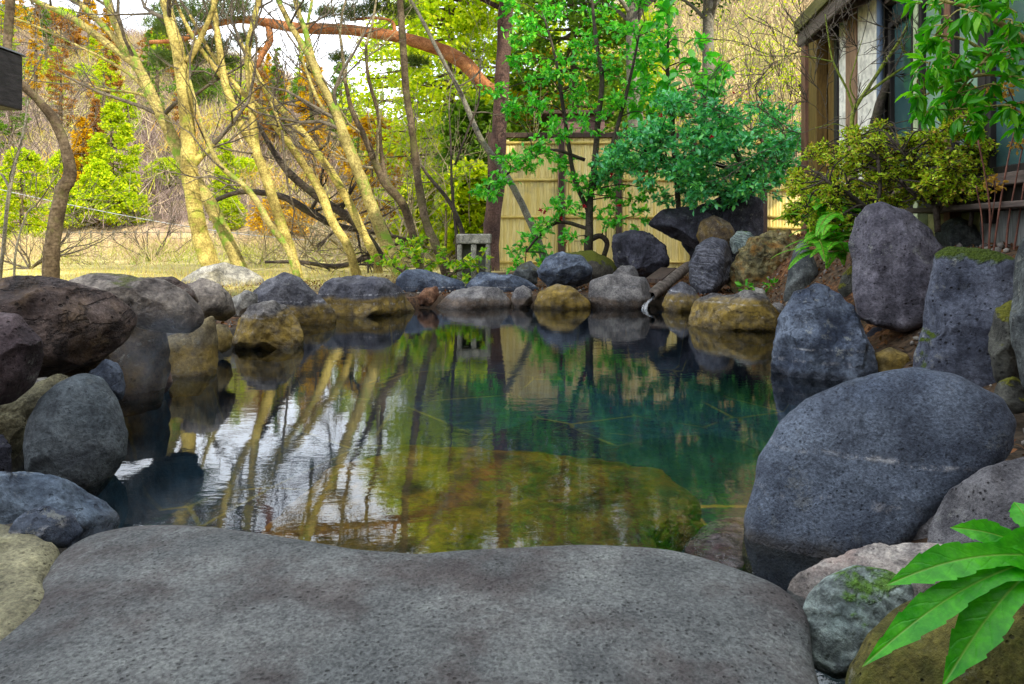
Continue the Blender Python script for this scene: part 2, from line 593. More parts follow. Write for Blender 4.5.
gx = np.concatenate([-np.geomspace(300, 5.2, 60), np.arange(-5, 5.01, .07), np.geomspace(5.2, 300, 60)])
gy = np.concatenate([[-60, -30, -15, -8, -4, -2], np.arange(-1, 10, .07), np.arange(10, 20, .25), np.geomspace(20, 320, 90)])
GX, GY = np.meshgrid(gx, gy)
GZ = ground_z(GX, GY)
nxg, nyg = len(gx), len(gy)
ii = (np.arange(nyg - 1)[:, None] * nxg + np.arange(nxg - 1)[None]).ravel()
t = NT('ground')
tc = t.n('ShaderNodeNewGeometry')
P_ = tc.outputs['Position']
sp_ = t.n('ShaderNodeSeparateXYZ')
t.l(P_, sp_.inputs[0])
n1, n2, n3 = t.noise(P_, 1.3, 6, .65), t.noise(P_, 22, 5, .7), t.noise(P_, .25, 6, .6)
soil = t.mix(t.ramp(n2, .35, .65), (.028, .02, .014), (.13, .085, .05))
litter = t.mix(t.ramp(t.vor(P_, 38, 'F1', 'Color'), .3, .8), (.07, .03, .015), (.25, .12, .05))
soil = t.mix(t.ramp(n1, .45, .6), soil, litter)
mort = t.mix(t.ramp(n2, .3, .7), (.05, .047, .042), (.24, .225, .195))
mort = t.mix(t.ramp(n1, .45, .6), mort, (.025, .022, .018))
soil = t.mix(t.math('MULTIPLY', t.ramp(sp_.outputs['X'], -.6, -.9), t.ramp(sp_.outputs['Y'], 6, 5)), soil, mort)
dry = t.mix(t.ramp(n1, .35, .65), (.52, .42, .17), (.80, .68, .30))
dry = t.mix(t.ramp(n3, .46, .56), dry, (.36, .30, .13))
dry = t.mix(t.ramp(t.noise(P_, 3, 5), .55, .66), dry, (.33, .36, .07))
fy = t.math('ADD', sp_.outputs['Y'], t.math('MULTIPLY', t.math('SUBTRACT', n1, .5), 3))
dry = t.mix(t.math('MULTIPLY', t.ramp(fy, 16, 22), .85), dry, t.mix(t.ramp(n1, .35, .65), (.30, .19, .13), (.50, .36, .24)))
near = t.ramp(t.math('SUBTRACT', fy, t.math('MULTIPLY', t.math('MAXIMUM', sp_.outputs['X'], -4.6), 1.8)), 11.5, 14)
c_ = t.mix(near, soil, dry)
wood = t.mix(t.ramp(n3, .4, .6), (.10, .07, .06), (.22, .16, .12))
wood = t.mix(t.ramp(t.noise(P_, .09, 5, .65), .52, .62), wood, (.30, .26, .06))
far = t.ramp(t.math('ADD', sp_.outputs['Z'], t.math('MULTIPLY', n3, .8)), 1.4, 2.2)
c_ = t.mix(far, c_, t.mix(t.ramp(t.noise(P_, 1.6, 6, .7), .3, .7, 0, 1), t.mix(1.0, wood, (.5, .48, .5), 'MULTIPLY'), wood))
# below the water line: stone paving of big irregular flags
fl = t.n('ShaderNodeVectorMath', operation='ADD')
t.l(t.scalev(P_, (1.05, .85, 0)), fl.inputs[0])
t.l(t.scalev(t.n('ShaderNodeTexNoise').outputs['Color'], (.15, .15, 0)), fl.inputs[1])
ed = t.vor(fl.outputs[0], 1.1, 'DISTANCE_TO_EDGE')
cell = t.vor(fl.outputs[0], 1.1, 'F1', 'Color')
fc = t.mix(t.ramp(cell, .2, .8), (.009, .028, .058), (.026, .075, .115))
fc = t.mix(t.ramp(t.noise(P_, 9, 6, .7), .3, .7), t.mix(1.0, fc, (.45, .45, .45), 'MULTIPLY'), fc)
fc = t.mix(t.ramp(t.math('ADD', ed, t.math('MULTIPLY', t.math('SUBTRACT', n2, .5), .03)), .016, .004), fc, t.mix(t.ramp(t.noise(P_, 2.2, 4), .42, .62), fc, (.19, .17, .05)))
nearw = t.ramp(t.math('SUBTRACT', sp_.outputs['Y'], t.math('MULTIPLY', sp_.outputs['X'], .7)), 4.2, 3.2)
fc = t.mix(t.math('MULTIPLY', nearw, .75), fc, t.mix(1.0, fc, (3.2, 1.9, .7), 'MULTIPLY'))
uw = t.ramp(t.math('ADD', sp_.outputs['Z'], t.math('MULTIPLY', n2, .05)), .0, -.06)
c_ = t.mix(uw, c_, fc)
rim = t.math('MULTIPLY', t.ramp(sp_.outputs['Z'], .13, .09), t.ramp(uw, .1, 0))
c_ = t.mix(t.math('MULTIPLY', rim, .6), c_, t.mix(n2, (.012, .01, .008), (.07, .06, .045)))  # rim colour darkened to stand in for shade in the hollows
ground_m = t.done(t.principled(c_, .9, t.bump(t.math('ADD', n1, n2), .6, .03), .2))
ground = mk('ground', np.column_stack([GX.ravel(), GY.ravel(), GZ.ravel()]), [np.column_stack([ii, ii + 1, ii + 1 + nxg, ii + nxg])], ground_m)
tag(ground, kind='structure')

# ================================================================== water
t = NT('water')
g = t.n('ShaderNodeNewGeometry')
P_ = g.outputs['Position']
h = t.math('ADD', t.noise(t.scalev(P_, (1, 1.9, 1)), 5.5, 3, .5), t.math('MULTIPLY', t.noise(t.scalev(P_, (1, 2.4, 1)), 17, 3, .55), .32))
patch = t.ramp(t.noise(P_, .55, 2), .36, .62, .25, 1)
nb = t.bump(t.math('MULTIPLY', h, patch), 0.022, .05)
fr = t.n('ShaderNodeFresnel')
fr.inputs[0].default_value = 1.6
t.l(nb, fr.inputs['Normal'])
gl = t.n('ShaderNodeBsdfGlossy')
gl.inputs['Color'].default_value = (.96, .98, 1, 1)
gl.inputs['Roughness'].default_value = .012
t.l(nb, gl.inputs['Normal'])
tp = t.n('ShaderNodeBsdfTransparent')
tp.inputs[0].default_value = (.84, .93, .95, 1)
mx = t.n('ShaderNodeMixShader')
t.l(fr.outputs[0], mx.inputs[0])
t.l(tp.outputs[0], mx.inputs[1])
t.l(gl.outputs[0], mx.inputs[2])
water_m = t.done(mx.outputs[0])
wx, wy = np.meshgrid(np.linspace(-2.9, 3.2, 30), np.linspace(1.2, 8.6, 36))
ii = (np.arange(35)[:, None] * 30 + np.arange(29)[None]).ravel()
water = mk('water', np.column_stack([wx.ravel(), wy.ravel(), 0 * wx.ravel()]), [np.column_stack([ii, ii + 1, ii + 31, ii + 30])], water_m)
tag(water, kind='structure')

# ================================================================== rocks
_ico = {}


def ico(level):
    if level not in _ico:
        bm = bmesh.new()
        bmesh.ops.create_icosphere(bm, subdivisions=level, radius=1)
        _ico[level] = (np.array([v.co[:] for v in bm.verts]), np.array([[v.index for v in f.verts] for f in bm.faces]))
        bm.free()
    return _ico[level]


def rock(name, label, poly, Y, mat, th=.8, p=2.7, amp=.10, chip=.05, seed=None, level=6, flat_z=None, group='rocks around the pool', facets=9, fdepth=(.66, .92), smooth_px=3, freq=1.6, sink=0.0):
    """boulder whose outline is POLY (photo px) at depth Y; th = half thickness / mean radius.
    flat_z: a slab lying level with the outline on the plane z = flat_z"""
    rng = np.random.RandomState(zlib.crc32(label.encode()) % 99991 if seed is None else seed)
    poly = np.array(poly, float)
    x, y = poly[:, 0], poly[:, 1]
    x2, y2 = np.roll(x, -1), np.roll(y, -1)
    cr = x * y2 - x2 * y
    cx, cy = ((x + x2) * cr).sum() / (3 * cr.sum()), ((y + y2) * cr).sum() / (3 * cr.sum())
    rays = np.column_stack([(x - CX) / F, np.ones(len(x)), -(y - HY) / F])
    if flat_z is not None:
        s = (flat_z - CZ) / rays[:, 2]
        P = CAM + rays * s[:, None]
        C = P.mean(0)
        r, u, d = np.array([1., 0, 0]), np.array([0, 1., 0]), np.array([0, 0, -1.])
    else:
        C = at(cx, cy, Y)
        d = unit(C - CAM)
        r = unit(np.array([d[1], -d[0], 0]))
        u = np.cross(r, d)
        s = ((C - CAM) @ d) / (rays @ d)
        P = CAM + rays * s[:, None]
    a, b = (P - C) @ r, (P - C) @ u
    tt = np.linspace(0, 1, 14, endpoint=False)
    A = (a[:, None] * (1 - tt) + np.roll(a, -1)[:, None] * tt).ravel()
    B = (b[:, None] * (1 - tt) + np.roll(b, -1)[:, None] * tt).ravel()
    th_, rho = np.arctan2(B, A), np.hypot(A, B)
    o = np.argsort(th_)
    G = np.linspace(-math.pi, math.pi, 361)[:-1]
    prof = np.interp(G, th_[o], rho[o], period=2 * math.pi)
    kx = np.arange(-20, 21)
    ker = np.exp(-.5 * (kx / smooth_px) ** 2)
    ker /= ker.sum()
    prof = np.convolve(np.concatenate([prof[-20:], prof, prof[:20]]), ker, 'valid')
    Rm = np.sqrt(np.mean(prof ** 2))
    U, Fc = ico(level)
    # random turn about the depth axis so that meshes differ
    w = U.copy()
    ph = np.hypot(w[:, 0], w[:, 1])
    kk = (ph ** p + np.abs(w[:, 2]) ** p) ** (1 / p)
    w = w / kk[:, None]
    nd = unit(rng.normal(size=(facets, 3)) * np.array([.75, .75, 1.0]))
    for n_ in nd:
        if abs(n_[2]) < .35: n_[2] = .5 * np.sign(n_[2] or 1)
        n_ /= np.linalg.norm(n_)
        if n_[2] > 0 and rng.rand() < .5: n_[2] *= -1
        hgt = rng.uniform(*fdepth)
        w -= n_ * (np.maximum(0, w @ n_ - hgt) * .9)[:, None]
    th2 = np.arctan2(w[:, 1], w[:, 0])
    pr = np.interp(th2, G, prof, period=2 * math.pi)
    T = Rm * th
    V = C + (w[:, 0] * pr)[:, None] * r + (w[:, 1] * pr)[:, None] * u + (w[:, 2] * T)[:, None] * d
    so_ = rng.uniform(0, 50, 3)
    dr = unit(V - C)
    dn = fbm((V - C) / Rm * freq + so_, 5)
    rd = 1 - np.abs(pnoise((V - C) / Rm * freq * 1.3 + so_ + 9))
    d2 = fbm((V - C) / Rm * freq * 3.7 + so_ + 20, 4)
    r2 = 1 - np.abs(pnoise((V - C) / Rm * freq * 2.9 + so_ + 31))
    V = V + dr * (Rm * amp * (dn * 1.1 + (rd - .8) * .7 + d2 * .28 + (r2 - .8) * .25))[:, None]
    # weathered joints cut into the faces
    q1 = fbm((V - C) / Rm * freq * .8 + so_ + 55, 3)
    q2 = fbm((V - C) / Rm * freq * 1.9 + so_ + 71, 3)
    msk = sstep(pnoise((V - C) / Rm * freq * .9 + so_ + 90), -.1, .25)
    cut = np.exp(-(q1 / .05) ** 2) + .5 * np.exp(-(q2 / .05) ** 2) * msk
    ter = np.clip(q1, -.25, .25)
    V = V + dr * (Rm * chip * amp * 10 * (-.55 * cut * msk + .45 * np.sign(ter) * np.minimum(np.abs(ter) * 8, 1) * msk))[:, None]
    V[:, 2] -= sink * Rm
    loc = (C[0], C[1], V[:, 2].min())
    ob = mk(name, V, [Fc], mat, loc=loc)
    return tag(ob, label, 'slab' if 'slab' in name else ('pebble' if name == 'pebble' else ('stone' if 'stone' in name else 'boulder')), group)


M = {}
M['basalt'] = rock_mat('basalt', (.065, .08, .115), (.15, .17, .22), 1, .7, .5, wl=.7, wl_h=.16, moss=.25, moss_h=1.25, grain=46)
M['basalt_fine'] = rock_mat('basalt_fine', (.085, .11, .16), (.18, .22, .285), 1, .6, .5, wl=1, wl_h=.25, pepper=.32, lichen=.25, grain=115, ochre=.3, ochre_h=.04, moss=.2, moss_h=1.35, mossc=(.02, .07, .03))
M['slab'] = rock_mat('slab', (.185, .20, .20), (.33, .345, .33), 1, .6, .55, grain=115, stain=(.115, .09, .088), stain_amt=.75, wl=.35, wl_h=.105, mot=.45, pepper=.34, lichen=0)
M['oval'] = rock_mat('oval', (.085, .108, .125), (.19, .22, .235), 1, .25, .35, grain=75, streak=.18)
M['brown'] = rock_mat('brown', (.06, .04, .036), (.26, .195, .165), 1, .8, .8, grain=52, cracks=.6, moss=.35, moss_h=1.1, mossc=(.10, .08, .012), stain=(.17, .10, .025), stain_amt=.55)
M['purple'] = rock_mat('purple', (.065, .045, .052), (.155, .115, .12), 1, .7, .9, grain=75)
M['greybrown'] = rock_mat('greybrown', (.10, .082, .076), (.38, .33, .27), 1, .45, .5, grain=42, moss=.75, moss_h=.95, mossc=(.10, .13, .012), ochre=.5, ochre_h=.3)
M['crack'] = rock_mat('crack', (.08, .115, .165), (.20, .255, .32), 1.6, .3, .3, cracks=1, grain=40)
M['speckle'] = rock_mat('speckle', (.24, .225, .14), (.54, .50, .30), 1, .9, 1, grain=120, moss=.35, moss_h=1.1, mossc=(.11, .12, .02))
M['ochre'] = rock_mat('ochre', (.085, .08, .085), (.21, .195, .175), 1.4, .5, .6, ochre=.95, ochre_h=.24, wl=.5, wl_h=.22, grain=45, cracks=.4)
M['ochre_low'] = rock_mat('ochre_low', (.06, .062, .08), (.15, .15, .165), 1.4, .5, .5, ochre=.9, ochre_h=.17, wl=1.0, wl_h=.21, grain=45, cracks=.3)
M['dark'] = rock_mat('dark', (.014, .015, .024), (.07, .07, .095), 1.2, .5, .4, grain=40, cracks=.3)
M['darkblue'] = rock_mat('darkblue', (.03, .043, .075), (.155, .19, .25), 1.5, .4, .5, wl=1, wl_h=.17, cracks=.35, grain=46)
M['pale'] = rock_mat('pale', (.20, .195, .175), (.42, .40, .35), 1.5, .5, .5, grain=50, moss=.35, moss_h=1.0, mossc=(.16, .16, .03))
M['block'] = rock_mat('block', (.11, .105, .11), (.25, .235, .22), 1.5, .5, .6, grain=48, ochre=.75, ochre_h=.1, ochre_col=(.13, .085, .05), wl=.5, wl_h=.24)
M['rough'] = rock_mat('rough', (.08, .075, .035), (.25, .21, .09), 1.7, .7, .8, cracks=.5, grain=36, stain=(.22, .10, .012), stain_amt=.8, moss=.6, moss_h=.8, mossc=(.11, .11, .012))
M['mossy'] = rock_mat('mossy', (.06, .055, .045), (.13, .12, .09), 1.5, .5, .4, moss=1, moss_h=.25, mossc=(.10, .12, .008), grain=45)
M['brownochre'] = rock_mat('brownochre', (.055, .04, .03), (.17, .125, .07), 1.6, .5, .5, grain=45, stain=(.16, .10, .015), stain_amt=.7, moss=.4, moss_h=.9)
M['standing'] = rock_mat('standing', (.05, .06, .065), (.14, .155, .15), 2, .4, .4, grain=45, moss=.5, moss_h=.75, mossc=(.07, .07, .02), streak=.2)
M['greyoval'] = rock_mat('greyoval', (.05, .055, .075), (.15, .155, .185), 2, .3, .5, grain=45, streak=.55)
M['tall'] = rock_mat('tall', (.072, .068, .09), (.20, .188, .225), 1, .85, .7, grain=60, wl=.4, wl_h=.3, moss=.5, moss_h=1.05, mossc=(.04, .07, .01))
M['mosstop'] = rock_mat('mosstop', (.055, .066, .10), (.17, .19, .25), 1, .9, .7, grain=58, moss=1, moss_h=.42, mossc=(.07, .12, .006))
M['mossgold'] = rock_mat('mossgold', (.04, .042, .035), (.10, .10, .085), 2, .8, .4, grain=36, moss=.95, moss_h=.35, mossc=(.13, .14, .008))
M['greengrey'] = rock_mat('greengrey', (.14, .19, .18), (.36, .43, .40), 2.2, .2, .3, grain=50, streak=.6, moss=.9, moss_h=.72, mossc=(.09, .22, .015))
M['olive'] = rock_mat('olive', (.085, .075, .018), (.22, .19, .04), 1.6, 1, .3, grain=60, stain=(.07, .09, .01), stain_amt=.7)
M['palespeck'] = rock_mat('palespeck', (.10, .098, .11), (.25, .245, .25), 1.5, .9, .8, grain=80, moss=.35, moss_h=1.1)
M['white'] = rock_mat('white', (.28, .24, .21), (.52, .48, .43), 2.2, .6, .5, grain=48, stain=(.25, .13, .11), stain_amt=.4)
M['pink'] = rock_mat('pink', (.30, .13, .14), (.70, .50, .50), 5, .2, .2, grain=50, cracks=.8)  # pink and white colour painted for a reflection on the pool
M['step'] = rock_mat('step', (.38, .18, .006), (.66, .36, .02), 1.4, .3, .2, grain=30, stain=(.07, .055, .008), stain_amt=.9, rough=.9)
M['rust'] = rock_mat('rust', (.12, .05, .025), (.25, .13, .07), 3, .4, .4, grain=40)
M['wetgold'] = rock_mat('wetgold', (.13, .10, .05), (.36, .30, .16), 1.6, .3, .3, grain=40, ochre=.8, ochre_h=.18)

PB = 'stones along the far pool edge'
ROCKS = [
    ('boulder', 'large flat-topped dark brown boulder overhanging the blue-grey oval stone', [(-60, 300), (-20, 280), (30, 277), (70, 283), (110, 293), (134, 310), (136, 326), (120, 346), (95, 362), (60, 374), (20, 380), (-50, 375)], 2.75, 'brown', dict(th=.95, p=3.2, amp=.06, facets=5, fdepth=(.84, .95))),
    ('boulder', 'purple-brown rounded boulder cut by the photo edge under the flat-topped brown one', [(-60, 312), (-10, 309), (22, 316), (40, 338), (45, 362), (38, 385), (16, 402), (-10, 408), (-60, 400)], 2.3, 'purple', dict(th=.8, amp=.05)),
    ('boulder', 'smooth blue-grey oval boulder standing in the water below the brown overhang', [(23, 445), (27, 420), (40, 398), (58, 382), (82, 373), (102, 377), (118, 400), (128, 432), (127, 456), (112, 478), (95, 500), (70, 505), (40, 490), (25, 470)], 2.4, 'oval', dict(th=.75, p=2.2, amp=.025, facets=2, fdepth=(.9, .97))),
    ('boulder', 'dark sliver of a boulder at the photo edge beside the blue-grey oval one', [(-40, 430), (2, 432), (11, 450), (10, 478), (-2, 492), (-40, 490)], 2.15, 'dark', {}),
    ('boulder', 'blue-grey cracked rock on the pool rim at the corner of the foreground slab', [(-60, 480), (0, 474), (40, 473), (76, 484), (106, 502), (122, 519), (112, 545), (60, 575), (-10, 570), (-60, 540)], 1.9, 'crack', dict(th=.7, amp=.08, p=3.5, facets=4, fdepth=(.8, .95))),
    ('stone', 'small dark blue flat stone set into mortar beside the foreground slab', [(6, 532), (25, 511), (52, 505), (72, 514), (84, 530), (65, 548), (30, 548)], 1.62, 'darkblue', dict(th=.5, level=4)),
    ('boulder', 'yellowish speckled rock at the lower left with a ragged edge against the slab', [(-160, 520), (-60, 512), (0, 515), (38, 524), (64, 540), (58, 556), (50, 572), (52, 590), (40, 616), (12, 650), (-40, 690), (-160, 680)], 1.42, 'speckle', dict(th=.5, p=5, amp=.05, smooth_px=2, facets=0, flat_z=.15, sink=.46)),
    ('boulder', 'long light-topped grey-brown boulder with moss, behind the dark brown overhang', [(55, 285), (90, 273), (130, 275), (165, 281), (188, 292), (203, 312), (202, 326), (188, 334), (155, 331), (120, 320), (85, 305)], 3.5, 'greybrown', dict(th=.8, amp=.07, p=3, facets=5, fdepth=(.82, .95))),
    ('boulder', 'brown back boulder joined to the long light-topped one', [(140, 288), (150, 278), (172, 277), (190, 286), (200, 302), (185, 312), (155, 308)], 3.95, 'brown', dict(th=.7, level=4)),
    ('boulder', 'yellow-stained flat-faced rock rising from the water under the mossy grey-brown boulder', [(160, 340), (190, 328), (214, 314), (219, 345), (216, 375), (200, 395), (168, 398), (160, 375)], 4.15, 'wetgold', dict(th=.5, p=4, amp=.04)),
    ('stone', 'small rust-coloured stone in the dark gap under the overhang', [(149, 372), (158, 358), (168, 364), (173, 382), (165, 394), (150, 392)], 3.75, 'rust', dict(th=.8, level=4)),
    ('stone', 'dark grey stone wedged behind the blue-grey oval boulder', [(88, 372), (105, 358), (118, 362), (128, 385), (122, 402), (100, 395)], 2.75, 'darkblue', dict(th=.8, level=4)),
    ('boulder', 'brown rock deep in the shadowed recess on the left bank', [(95, 345), (130, 325), (165, 330), (172, 370), (160, 410), (110, 420)], 3.6, 'brownochre', dict(th=.6, level=4)),
    ('boulder', 'rounded grey boulder with a bright green moss patch above two small round stones', [(180, 287), (200, 278), (220, 284), (233, 298), (236, 314), (225, 323), (205, 318), (190, 306)], 4.75, 'greybrown', dict(th=.8, level=4)),
    ('stone', 'small smooth egg-shaped stone squeezed beside the ochre knobbed boulder', [(212, 335), (217, 323), (227, 325), (233, 336), (231, 348), (222, 354), (213, 347)], 4.75, 'wetgold', dict(th=.9, level=4, facets=0, amp=.03)),
    ('boulder', 'dark-topped boulder with ochre sides and a knob, standing in the water', [(232, 340), (238, 318), (250, 305), (270, 301), (287, 307), (297, 318), (303, 338), (302, 356), (270, 362), (238, 360)], 5.2, 'ochre', dict(th=.85, amp=.1, p=2.8)),
    ('boulder', 'brown triangular boulder behind the ochre knobbed one', [(246, 300), (262, 282), (284, 272), (300, 278), (316, 293), (336, 312), (337, 328), (310, 336), (280, 330), (255, 315)], 6.5, 'ochre_low', dict(th=.75, amp=.05)),
    ('boulder', 'pale granular boulder lit by the sun at the foot of the yellow trunks', [(180, 280), (202, 267), (224, 263), (246, 267), (264, 278), (262, 296), (220, 300), (185, 296)], 8.4, 'pale', dict(th=.8, amp=.05)),
    ('boulder', 'wide blue-black boulder with a chalky line and ochre foot, left of the far edge', [(312, 292), (328, 278), (358, 275), (386, 279), (404, 292), (417, 312), (412, 326), (360, 330), (318, 322)], 7.2, 'ochre_low', dict(th=.7, amp=.07, p=2.8)),
    ('boulder', 'flat dark grey rock between the wide blue-black boulder and the stone block', [(394, 278), (406, 269), (424, 270), (446, 276), (466, 282), (466, 294), (430, 297), (398, 293)], 8.5, 'darkblue', dict(th=.8, level=4)),
    ('stone', 'small tan stone lying on the far edge beside the low grey rock', [(417, 298), (425, 288), (437, 286), (441, 294), (432, 306), (419, 307)], 7.75, 'rust', dict(th=.8, level=4)),
    ('boulder', 'low smooth grey rock at the middle of the far edge, half in the water', [(434, 306), (450, 290), (476, 286), (500, 288), (512, 303), (508, 320), (440, 320)], 7.85, 'block', dict(th=.8, level=4, amp=.05)),
    ('boulder', 'flat dark rock in front of the carved stone block', [(464, 286), (480, 271), (505, 273), (530, 281), (541, 289), (535, 298), (500, 297), (470, 297)], 8.6, 'darkblue', dict(th=.8, level=4)),
    ('stone', 'small round light grey stone between the low grey rock and the white-topped one', [(511, 298), (515, 289), (523, 285), (531, 290), (533, 302), (528, 312), (515, 312)], 7.85, 'block', dict(th=.9, level=4, facets=1)),
    ('boulder', 'low rock with whitish top and ochre foot under the round dark boulder', [(532, 308), (540, 291), (556, 284), (574, 288), (591, 303), (590, 318), (540, 320)], 7.75, 'ochre', dict(th=.8, level=4)),
    ('boulder', 'round dark blue boulder perched above the white-topped low rock', [(536, 272), (545, 257), (562, 252), (580, 256), (593, 268), (592, 281), (574, 288), (548, 287)], 8.6, 'darkblue', dict(th=.85, amp=.09)),
    ('stone', 'pointed grey-green stone at the foot of the yellow bamboo fence', [(510, 279), (520, 264), (531, 260), (540, 270), (536, 284), (515, 285)], 9.0, 'standing', dict(th=.8, level=4)),
    ('boulder', 'low rounded rock covered in yellow-green moss before the bamboo fence', [(546, 262), (560, 251), (585, 249), (610, 257), (621, 270), (612, 281), (570, 280)], 9.6, 'mossy', dict(th=.7, level=4)),
    ('boulder', 'square-cut pale grey block left of the wooden water spout', [(588, 300), (590, 281), (608, 275), (646, 277), (652, 291), (649, 318), (592, 320)], 7.8, 'block', dict(th=.7, p=4, amp=.05, level=4, smooth_px=3)),
    ('stone', 'small grey stone behind the square-cut pale block', [(612, 274), (622, 265), (634, 266), (640, 277), (625, 283), (613, 281)], 8.6, 'block', dict(th=.8, level=4)),
    ('boulder', 'dark purple-black boulder under the camellia, left of the big wedge', [(611, 258), (614, 235), (630, 228), (650, 233), (665, 246), (670, 264), (660, 280), (625, 281)], 9.3, 'dark', dict(th=.8, amp=.09)),
    ('boulder', 'big dark blue block of a boulder under the right half of the camellia bush', [(684, 215), (700, 205), (722, 196), (748, 194), (762, 200), (763, 232), (756, 262), (700, 268), (682, 245)], 10.1, 'dark', dict(th=.6, p=3.5, amp=.05)),
    ('boulder', 'dark blue wedge-shaped boulder overhanging a black hollow behind the grey oval', [(646, 224), (664, 209), (690, 206), (712, 214), (716, 240), (700, 252), (676, 240)], 9.7, 'dark', dict(th=.7, p=3.2, amp=.06)),
    ('boulder', 'brown boulder peeping between the dark wedge and the grey oval', [(696, 235), (702, 220), (715, 215), (730, 222), (737, 238), (725, 252), (702, 252)], 9.2, 'brownochre', dict(th=.8, level=4)),
    ('stone', 'green-grey rounded stone above the rough ochre rock', [(728, 242), (737, 231), (750, 232), (760, 242), (752, 253), (733, 254)], 9.0, 'greengrey', dict(th=.8, level=4)),
    ('boulder', 'upright dark grey oval boulder with fine cracks right of the water spout', [(688, 266), (696, 246), (712, 236), (727, 241), (733, 260), (728, 281), (714, 298), (700, 298), (690, 285)], 8.2, 'greyoval', dict(th=.8, p=2.2, amp=.05, facets=2)),
    ('boulder', 'rough knobbly ochre and moss coloured rock left of the grey standing stone', [(726, 272), (738, 252), (764, 233), (792, 228), (802, 243), (802, 275), (788, 303), (755, 302), (733, 290)], 8.0, 'rough', dict(th=.7, amp=.17, freq=2.3)),
    ('boulder', 'grey rock with an ochre foot below the wooden water spout', [(662, 305), (668, 288), (682, 281), (696, 287), (702, 303), (698, 320), (668, 320)], 7.5, 'ochre_low', dict(th=.8, level=4)),
    ('boulder', 'low flat-topped ochre rock in the water before the rough mossy one', [(686, 325), (694, 301), (714, 290), (742, 288), (766, 296), (780, 316), (782, 335), (760, 345), (700, 340)], 6.2, 'ochre', dict(th=.75, amp=.06, p=3)),
    ('pebble', 'small grey pebble right of the flat-topped ochre rock', [(768, 310), (774, 302), (783, 304), (788, 313), (780, 320), (770, 319)], 6.35, 'block', dict(th=.9, level=3, facets=1)),
    ('pebble', 'pale pebble resting on the foot of the rough ochre rock', [(750, 296), (755, 287), (764, 289), (768, 299), (760, 305), (752, 303)], 7.3, 'pale', dict(th=.9, level=3, facets=1)),
    ('standing_stone', 'narrow pointed grey-green standing stone', [(783, 300), (789, 265), (796, 246), (803, 237), (812, 254), (819, 272), (817, 300), (800, 320)], 6.6, 'standing', dict(th=.7, amp=.05, level=4, smooth_px=3)),
    ('stone', 'small dark green stone between the pointed standing stone and the tall purple boulder', [(815, 285), (819, 270), (829, 264), (839, 272), (842, 288), (830, 296)], 6.5, 'standing', dict(th=.8, level=4)),
    ('stone', 'mossy green stone in the gap left of the tall purple boulder', [(838, 290), (842, 275), (852, 265), (862, 275), (860, 296), (845, 300)], 5.6, 'mossgold', dict(th=.8, level=4)),
    ('boulder', 'dark blue rock with a chalky band standing in the water on the right bank', [(768, 385), (774, 347), (782, 316), (796, 295), (815, 286), (836, 290), (856, 311), (869, 345), (875, 378), (868, 402), (820, 410), (780, 402)], 4.2, 'darkblue', dict(th=.75, amp=.09, p=3, facets=6, fdepth=(.78, .93))),
    ('boulder', 'tall purple-grey pitted boulder overhanging a dark hole', [(851, 245), (855, 220), (866, 207), (882, 204), (906, 213), (930, 228), (943, 248), (942, 290), (930, 322), (905, 333), (875, 325), (857, 318), (854, 285)], 4.4, 'tall', dict(th=.65, p=4.2, amp=.06, smooth_px=2, facets=3, fdepth=(.86, .95))),
    ('stone', 'ochre stone at the bottom of the dark hole below the tall boulder', [(868, 375), (874, 354), (890, 347), (908, 354), (915, 372), (905, 390), (876, 390)], 4.0, 'wetgold', dict(th=.8, level=4)),
    ('boulder', 'dark wet rock inside the hole below the tall boulder', [(858, 345), (872, 325), (905, 330), (925, 340), (925, 385), (885, 400), (862, 380)], 4.6, 'dark', dict(th=.6, level=4)),
    ('boulder', 'big pitted grey boulder with a cushion of moss on top', [(908, 395), (920, 335), (931, 280), (935, 255), (950, 247), (990, 250), (1016, 260), (1021, 290), (1014, 335), (1004, 380), (980, 410), (930, 415)], 3.4, 'mosstop', dict(th=.65, p=4.2, amp=.06, smooth_px=2, facets=3, fdepth=(.86, .95))),
    ('boulder', 'yellow-green mossy rock squeezed against the right photo edge', [(988, 345), (994, 312), (1008, 298), (1026, 300), (1030, 360), (1015, 395), (996, 385)], 2.85, 'mossgold', dict(th=.8, level=4, amp=.1)),
    ('boulder', 'mossy brown lump below the yellow-green mossy rock at the right edge', [(990, 400), (998, 382), (1014, 376), (1030, 386), (1030, 412), (1005, 415)], 2.7, 'mossgold', dict(th=.8, level=4, amp=.1)),
    ('standing_stone', 'smooth grey standing stone with a mossy foot, cut by the right photo edge', [(1011, 330), (1013, 270), (1020, 235), (1040, 225), (1070, 250), (1072, 380), (1050, 410), (1018, 400)], 2.6, 'standing', dict(th=.7, amp=.04)),
    ('boulder', 'mossy grey rock half hidden behind the moss-cushioned boulder', [(934, 235), (945, 220), (960, 217), (985, 230), (1003, 252), (1000, 275), (950, 275)], 5.0, 'standing', dict(th=.8, level=4, amp=.1)),
    ('boulder', 'huge smooth blue-grey slab of a boulder with chalky waterlines on the right bank', [(745, 580), (746, 530), (752, 490), (762, 455), (780, 427), (805, 403), (840, 387), (880, 374), (915, 368), (958, 379), (998, 400), (1014, 424), (1002, 458), (955, 495), (925, 525), (895, 560), (860, 590), (800, 602)], 1.95, 'basalt_fine', dict(th=.5, p=4.6, amp=.045, chip=.07, level=6, facets=5, fdepth=(.83, .94), smooth_px=2)),
    ('boulder', 'brown-grey rounded rock below the huge blue-grey slab of a boulder', [(892, 540), (900, 510), (918, 490), (945, 477), (985, 470), (1000, 500), (975, 550), (920, 566)], 1.8, 'palespeck', dict(th=.7, amp=.04)),
